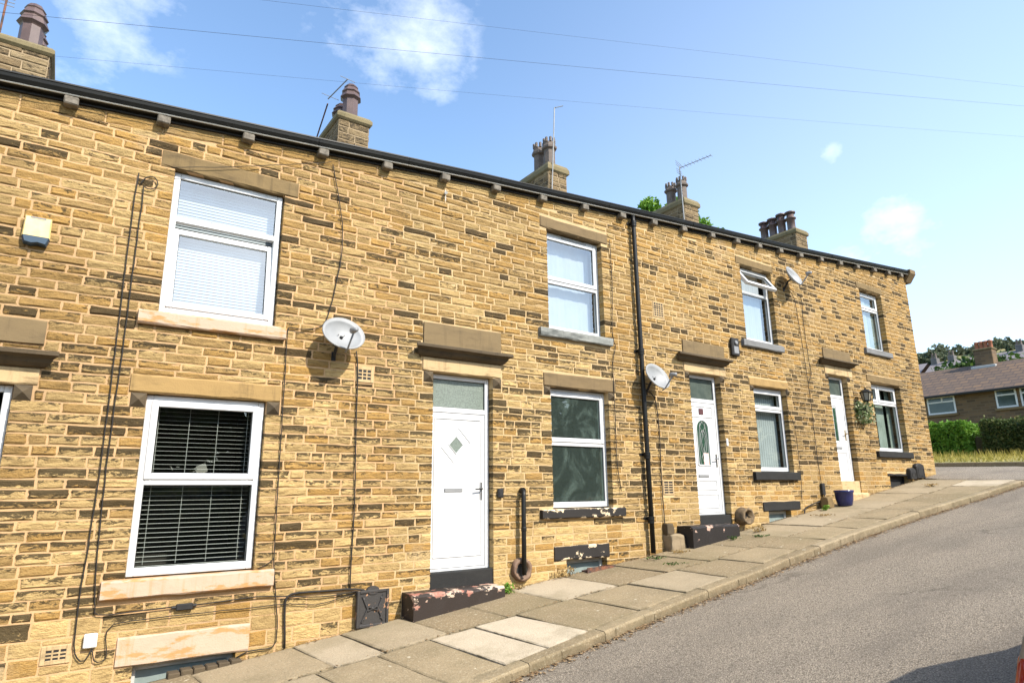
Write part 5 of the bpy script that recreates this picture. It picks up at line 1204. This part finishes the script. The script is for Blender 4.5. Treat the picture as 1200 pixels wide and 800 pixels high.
def tree(x, y, zb, h_, r, label, mat='leaf_bright', n=5200, ls=.10, lobes=14):
    root = empty('tree', (x, y, zb), label, 'tree', None); t = MB(); pts = [Vector((x, y, zb)), Vector((x+.1, y, zb+h_*.3)), Vector((x-.1, y+.1, zb+h_*.6)), Vector((x, y, zb+h_*.9))]
    t.tube(pts, .2, 8, True, [.22, .17, .11, .04]); br = []
    for k in range(lobes):
        a = 2.4*k; f_ = rng.uniform(.45, .95); e = Vector((x+r*math.cos(a)*rng.uniform(.4, .85), y+r*math.sin(a)*rng.uniform(.4, .85), zb+h_*f_)); br.append(e); s = pts[1].lerp(pts[2], rng.random()); t.tube([s, s.lerp(e, .5)+Vector((0, 0, .2)), e], .05, 5, True, [.07, .045, .015])
    t.build('trunk', M['bark'], root); m = MB(); br.append(pts[3])
    for e in br:
        rr = r*rng.uniform(.25, .42); 
        def pos(): d_ = Vector((rng.gauss(0, 1), rng.gauss(0, 1), rng.gauss(0, .8))).normalized(); return e+d_*rr*rng.random()**.4
        leaves(m, n//len(br), pos, ls)
    m.build('crown', M[mat], root)
tree(18.4, 9.2, .2, 11.55, 1.2, 'green tree behind the roof, left of the fourth chimney')
tree(21.4, 9.4, .4, 11.8, 1.3, 'green tree behind the roof, right of the fourth chimney')
# small bush between roofs on the hill
root = empty('bush', (56, 11.5, 6.5), 'green bush in front of the pale roofed terrace', 'bush'); m = MB()
leaves(m, 1500, lambda: Vector((56+rng.gauss(0, .6), 11.8+rng.gauss(0, 1.2), 8.6+rng.gauss(0, .45))), .22); m.build('foliage', M['leaf'], root)

root = empty('hedge', (8, -10.9, -1.2), 'unseen hedge added across the road to darken window reflections', 'hedge', 'garden hedges')  # unseen hedge, added so the lower panes reflect something dark
m = MB()
for k in range(15000):
    x = rng.uniform(-9, 26); zb = RD(x, -8)-.1; zt = zb+1.85+.15*mnoise.noise(Vector((x*.8, 0, 2))); u = rng.random(); q = Vector((x, -10.3-abs(rng.gauss(0, .06)) if u < .75 else rng.uniform(-11.3, -10.3), rng.uniform(zb, zt) if u < .75 else zt-abs(rng.gauss(0, .06))))
    leaves(m, 1, lambda: q, .10)
m.build('foliage', M['leaf_hedge'], root)
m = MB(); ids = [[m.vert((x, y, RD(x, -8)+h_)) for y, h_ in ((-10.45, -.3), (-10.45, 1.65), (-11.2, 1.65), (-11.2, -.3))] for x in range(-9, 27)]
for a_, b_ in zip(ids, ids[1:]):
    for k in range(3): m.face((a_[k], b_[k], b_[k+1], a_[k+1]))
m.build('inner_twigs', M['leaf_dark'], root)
# the tree belt on the other side of the road (seen in the window panes)
m = MB()
for k in range(110):
    x = -24+k*1.15+rng.uniform(-.8, .8); y = -21+rng.uniform(-3, 2); top = 5.3+.085*x+rng.uniform(-.5, .7); zb = terrain(x, y); r = rng.uniform(1.3, 2.1)
    for b_ in range(9):
        c = Vector((x+rng.gauss(0, r*.6), y+rng.gauss(0, r*.5), lerp(zb, top-.5, rng.random()**.6))); rr = r*rng.uniform(.35, .6)
        def pos(): d_ = Vector((rng.gauss(0, 1), rng.gauss(0, 1), rng.gauss(0, 1))).normalized(); return c+d_*rr*rng.uniform(.5, 1.0)
        leaves(m, 55, pos, .55)
m.build('tree_belt', M['leaf_dark'], label='belt of dark trees across the road, reflected in window panes', cat='woodland', kind='stuff')

# ------------------------------------------------------------------ parked car (only its rear corner is in view)
def car():
    x0, yc = 3.17, -6.645; zg = RD(5, -6.7)+.0; sl = .095
    def Z(x, z): return zg+(x-5)*sl+z
    root = empty('parked_car', (x0+2.0, yc, zg), 'silver parked car with red tail lamp, cut by the lower right edge', 'car')
    # cross sections: x offset, half width at sill / belt / roof, heights
    S = [(0.00, .70, .76, .60, .45, .80, .95), (.06, .78, .83, .66, .30, .86, 1.02), (.28, .80, .86, .62, .24, .92, 1.38), (.70, .80, .86, .60, .22, .93, 1.46), (1.6, .80, .86, .61, .22, .92, 1.48), (2.4, .80, .86, .60, .22, .92, 1.42), (3.0, .80, .86, .70, .22, .92, 1.02), (3.5, .79, .84, .70, .24, .86, .92), (3.95, .74, .80, .66, .28, .74, .80), (4.1, .62, .68, .55, .36, .62, .66)]
    m = MB(); rings = []
    for ox, ws, wb, wr, zs, zb, zr in S:
        pr = [(-ws*.9, zs), (-ws, zs+.06), (-wb, lerp(zs, zb, .38)), (-wb*.965, lerp(zs, zb, .7)), (-wb*.90, zb), (-lerp(wb*.9, wr, .8), lerp(zb, zr, .85)), (-wr*.85, zr), (0, zr+.02)]
        pr = pr+[(-a, b) for a, b in pr[-2::-1]]
        rings.append([m.vert((x0+ox, yc+a, Z(x0+ox, b))) for a, b in pr])
    n = len(rings[0])
    for i in range(len(rings)-1):
        for k in range(n-1): m.face((rings[i][k], rings[i][k+1], rings[i+1][k+1], rings[i+1][k]))
        m.face((rings[i][n-1], rings[i][0], rings[i+1][0], rings[i+1][n-1]))
    m.face(rings[0][::-1]); m.face(rings[-1]); m.build('body', M['car_paint'], root, True)
    for s in (-1, 1):
        g = MB(); P = [(.42, .95, .845), (2.85, .95, .845), (2.30, 1.36, .66), (.62, 1.36, .66)]
        g.poly([(x0+a, yc+s*(c*.93+.012), Z(x0+a, b)) for a, b, c in P]); g.build('side_window', M['car_glass'], root)
        l = MB(); l.tube([(x0+.10, yc+s*.765, Z(x0, .46)), (x0+.075, yc+s*.755, Z(x0, .60)), (x0+.10, yc+s*.725, Z(x0, .76)), (x0+.16, yc+s*.68, Z(x0, .88))], .07, 12, True, [.05, .072, .068, .04]); l.build('tail_light', M['tail'], root, True)
        for ox in (.72, 3.25):
            w = MB(); w.lathe((x0+ox, yc+s*.74, Z(x0+ox, .31)), [(.19, .10), (.30, .10), (.315, .07), (.315, -.07), (.30, -.10), (.19, -.10)], 24, 'y'); ty = w.build('wheel', M['tyre'], root); r = MB(); r.lathe((x0+ox, yc+s*.765, Z(x0+ox, .31)), [(.19, -.06), (.19, .06), (.17, .07), (.05, .055)], 16, 'y'); r.build('rim', M['chrome'], ty)
    b = MB(); b.box((x0-.05, yc-.74, Z(x0, .34)), (x0+.10, yc+.74, Z(x0, .58)), .05); b.build('bumper', M['car_paint'], root)
    b = MB(); b.poly([(x0+.035, yc-.58, Z(x0, .98)), (x0+.035, yc+.58, Z(x0, .98)), (x0+.235, yc+.52, Z(x0, 1.33)), (x0+.235, yc-.52, Z(x0, 1.33))]); b.build('rear_window', M['car_glass'], root)
    b = MB(); b.box((x0-.012, yc-.26, Z(x0, .62)), (x0+.02, yc+.26, Z(x0, .73)), .004); b.build('number_plate', M['cream_plastic'], root)
M['car_paint'] = simple('silver_car_paint', (.20, .20, .195), rough=.28, metal=.4); M['car_glass'] = simple('tinted_car_glass', (.012, .014, .015), rough=.05)
M['tail'] = simple('red_lamp_lens', (.26, .004, .004), rough=.1); M['tyre'] = simple('tyre_rubber', (.018, .018, .018), rough=.85)
car()

# ------------------------------------------------------------------ weeds and litter
def weed(x, y, label, n=36, s=.028, spread=.06, h_=.09, mat='leaf'):
    z0 = PV(x, y); root = empty('weed', (x, y, z0), label, 'weed', 'weeds in the paving'); m = MB()
    for k in range(7):
        a = rng.uniform(0, 6.28); m.tone = (.3, 0, 0); m.tube([(x, y, z0-.01), (x+spread*.5*math.cos(a), y+spread*.4*math.sin(a), z0+h_*.6), (x+spread*math.cos(a), y+spread*.6*math.sin(a), z0+h_)], .002, 4)
    leaves(m, n, lambda: Vector((x+rng.gauss(0, spread*.6), y+rng.gauss(0, spread*.4), z0+rng.uniform(.01, h_))), s); m.build('leaves', M[mat], root)
weed(4.62, -.22, 'bright green weed at right end of the red doorstep', 60, .03, .07, .12, 'leaf_bright')
weed(5.62, -.10, 'dry brown tuft at wall foot left of the iron grating', 90, .02, .13, .12, 'dry')
weed(4.86, -.12, 'dry brown tuft in front of the small clay drain', 40, .018, .08, .05, 'dry')
weed(7.15, -.30, 'low green weed in paving near foot of the downpipe', 40, .022, .16, .03)
weed(7.62, -.30, 'dry weed in the paving joint left of the pale squared stone', 40, .02, .15, .035, 'dry')
weed(7.0, -.75, 'tiny green weed in paving joint in front of the downpipe', 26, .02, .14, .02)
weed(9.5, -.36, 'dry brown tuft in front of the large clay drain', 80, .022, .17, .09, 'dry')
weed(8.75, -.42, 'small green weed against front of the black doorstep', 26, .02, .07, .06)
weed(9.15, -.65, 'low green weed in the paving below the large clay drain', 30, .02, .16, .025)
weed(11.75, -.25, 'bright green weed at wall foot near drooping cable', 34, .03, .07, .10, 'leaf_bright')
weed(11.2, -.5, 'low dry weed in the paving in front of the third cellar window', 40, .02, .2, .03, 'dry')
weed(15.1, -.7, 'dry tuft in the paving near far end of the pavement', 40, .025, .16, .06, 'dry')
m = MB()
for _ in range(4200):                                    # litter in the channel
    x = rng.uniform(1.5, 16); den = .5+.5*mnoise.noise(Vector((x*1.7, 0, 0)))
    if rng.random() > den*1.25: continue
    y = yk(x)-abs(rng.gauss(0, .055))-.004; z0 = RD(x, y)+.006; s = rng.uniform(.007, .028); a = rng.uniform(0, 6.28); m.tone = (rng.random(), 0, 0)
    c, d_ = math.cos(a)*s, math.sin(a)*s; m.poly([(x-c, y-d_, z0+rng.uniform(0, .01)), (x+d_*.5, y-c*.5, z0), (x+c, y+d_, z0+rng.uniform(0, .012)), (x-d_*.5, y+c*.5, z0+.004)])
for _ in range(1500):                                    # crumbs and straw along the foot of the wall and in joints
    x = rng.uniform(1.6, 16.8); y = -.02-abs(rng.gauss(0, .05)) if rng.random() < .75 else -.99+rng.gauss(0, .012); z0 = PV(x, y)+.004; s = rng.uniform(.006, .02); a = rng.uniform(0, 6.28); m.tone = (rng.uniform(.1, .9), 0, 0)
    c, d_ = math.cos(a)*s, math.sin(a)*s; m.poly([(x-c, y-d_, z0+rng.uniform(0, .012)), (x+d_*.4, y-c*.4, z0), (x+c, y+d_, z0+rng.uniform(0, .014)), (x-d_*.4, y+c*.4, z0+.003)])
m.build('leaf_litter', M['litter'], label='dead leaves and grit along the kerb and wall foot', cat='leaf litter', kind='stuff')
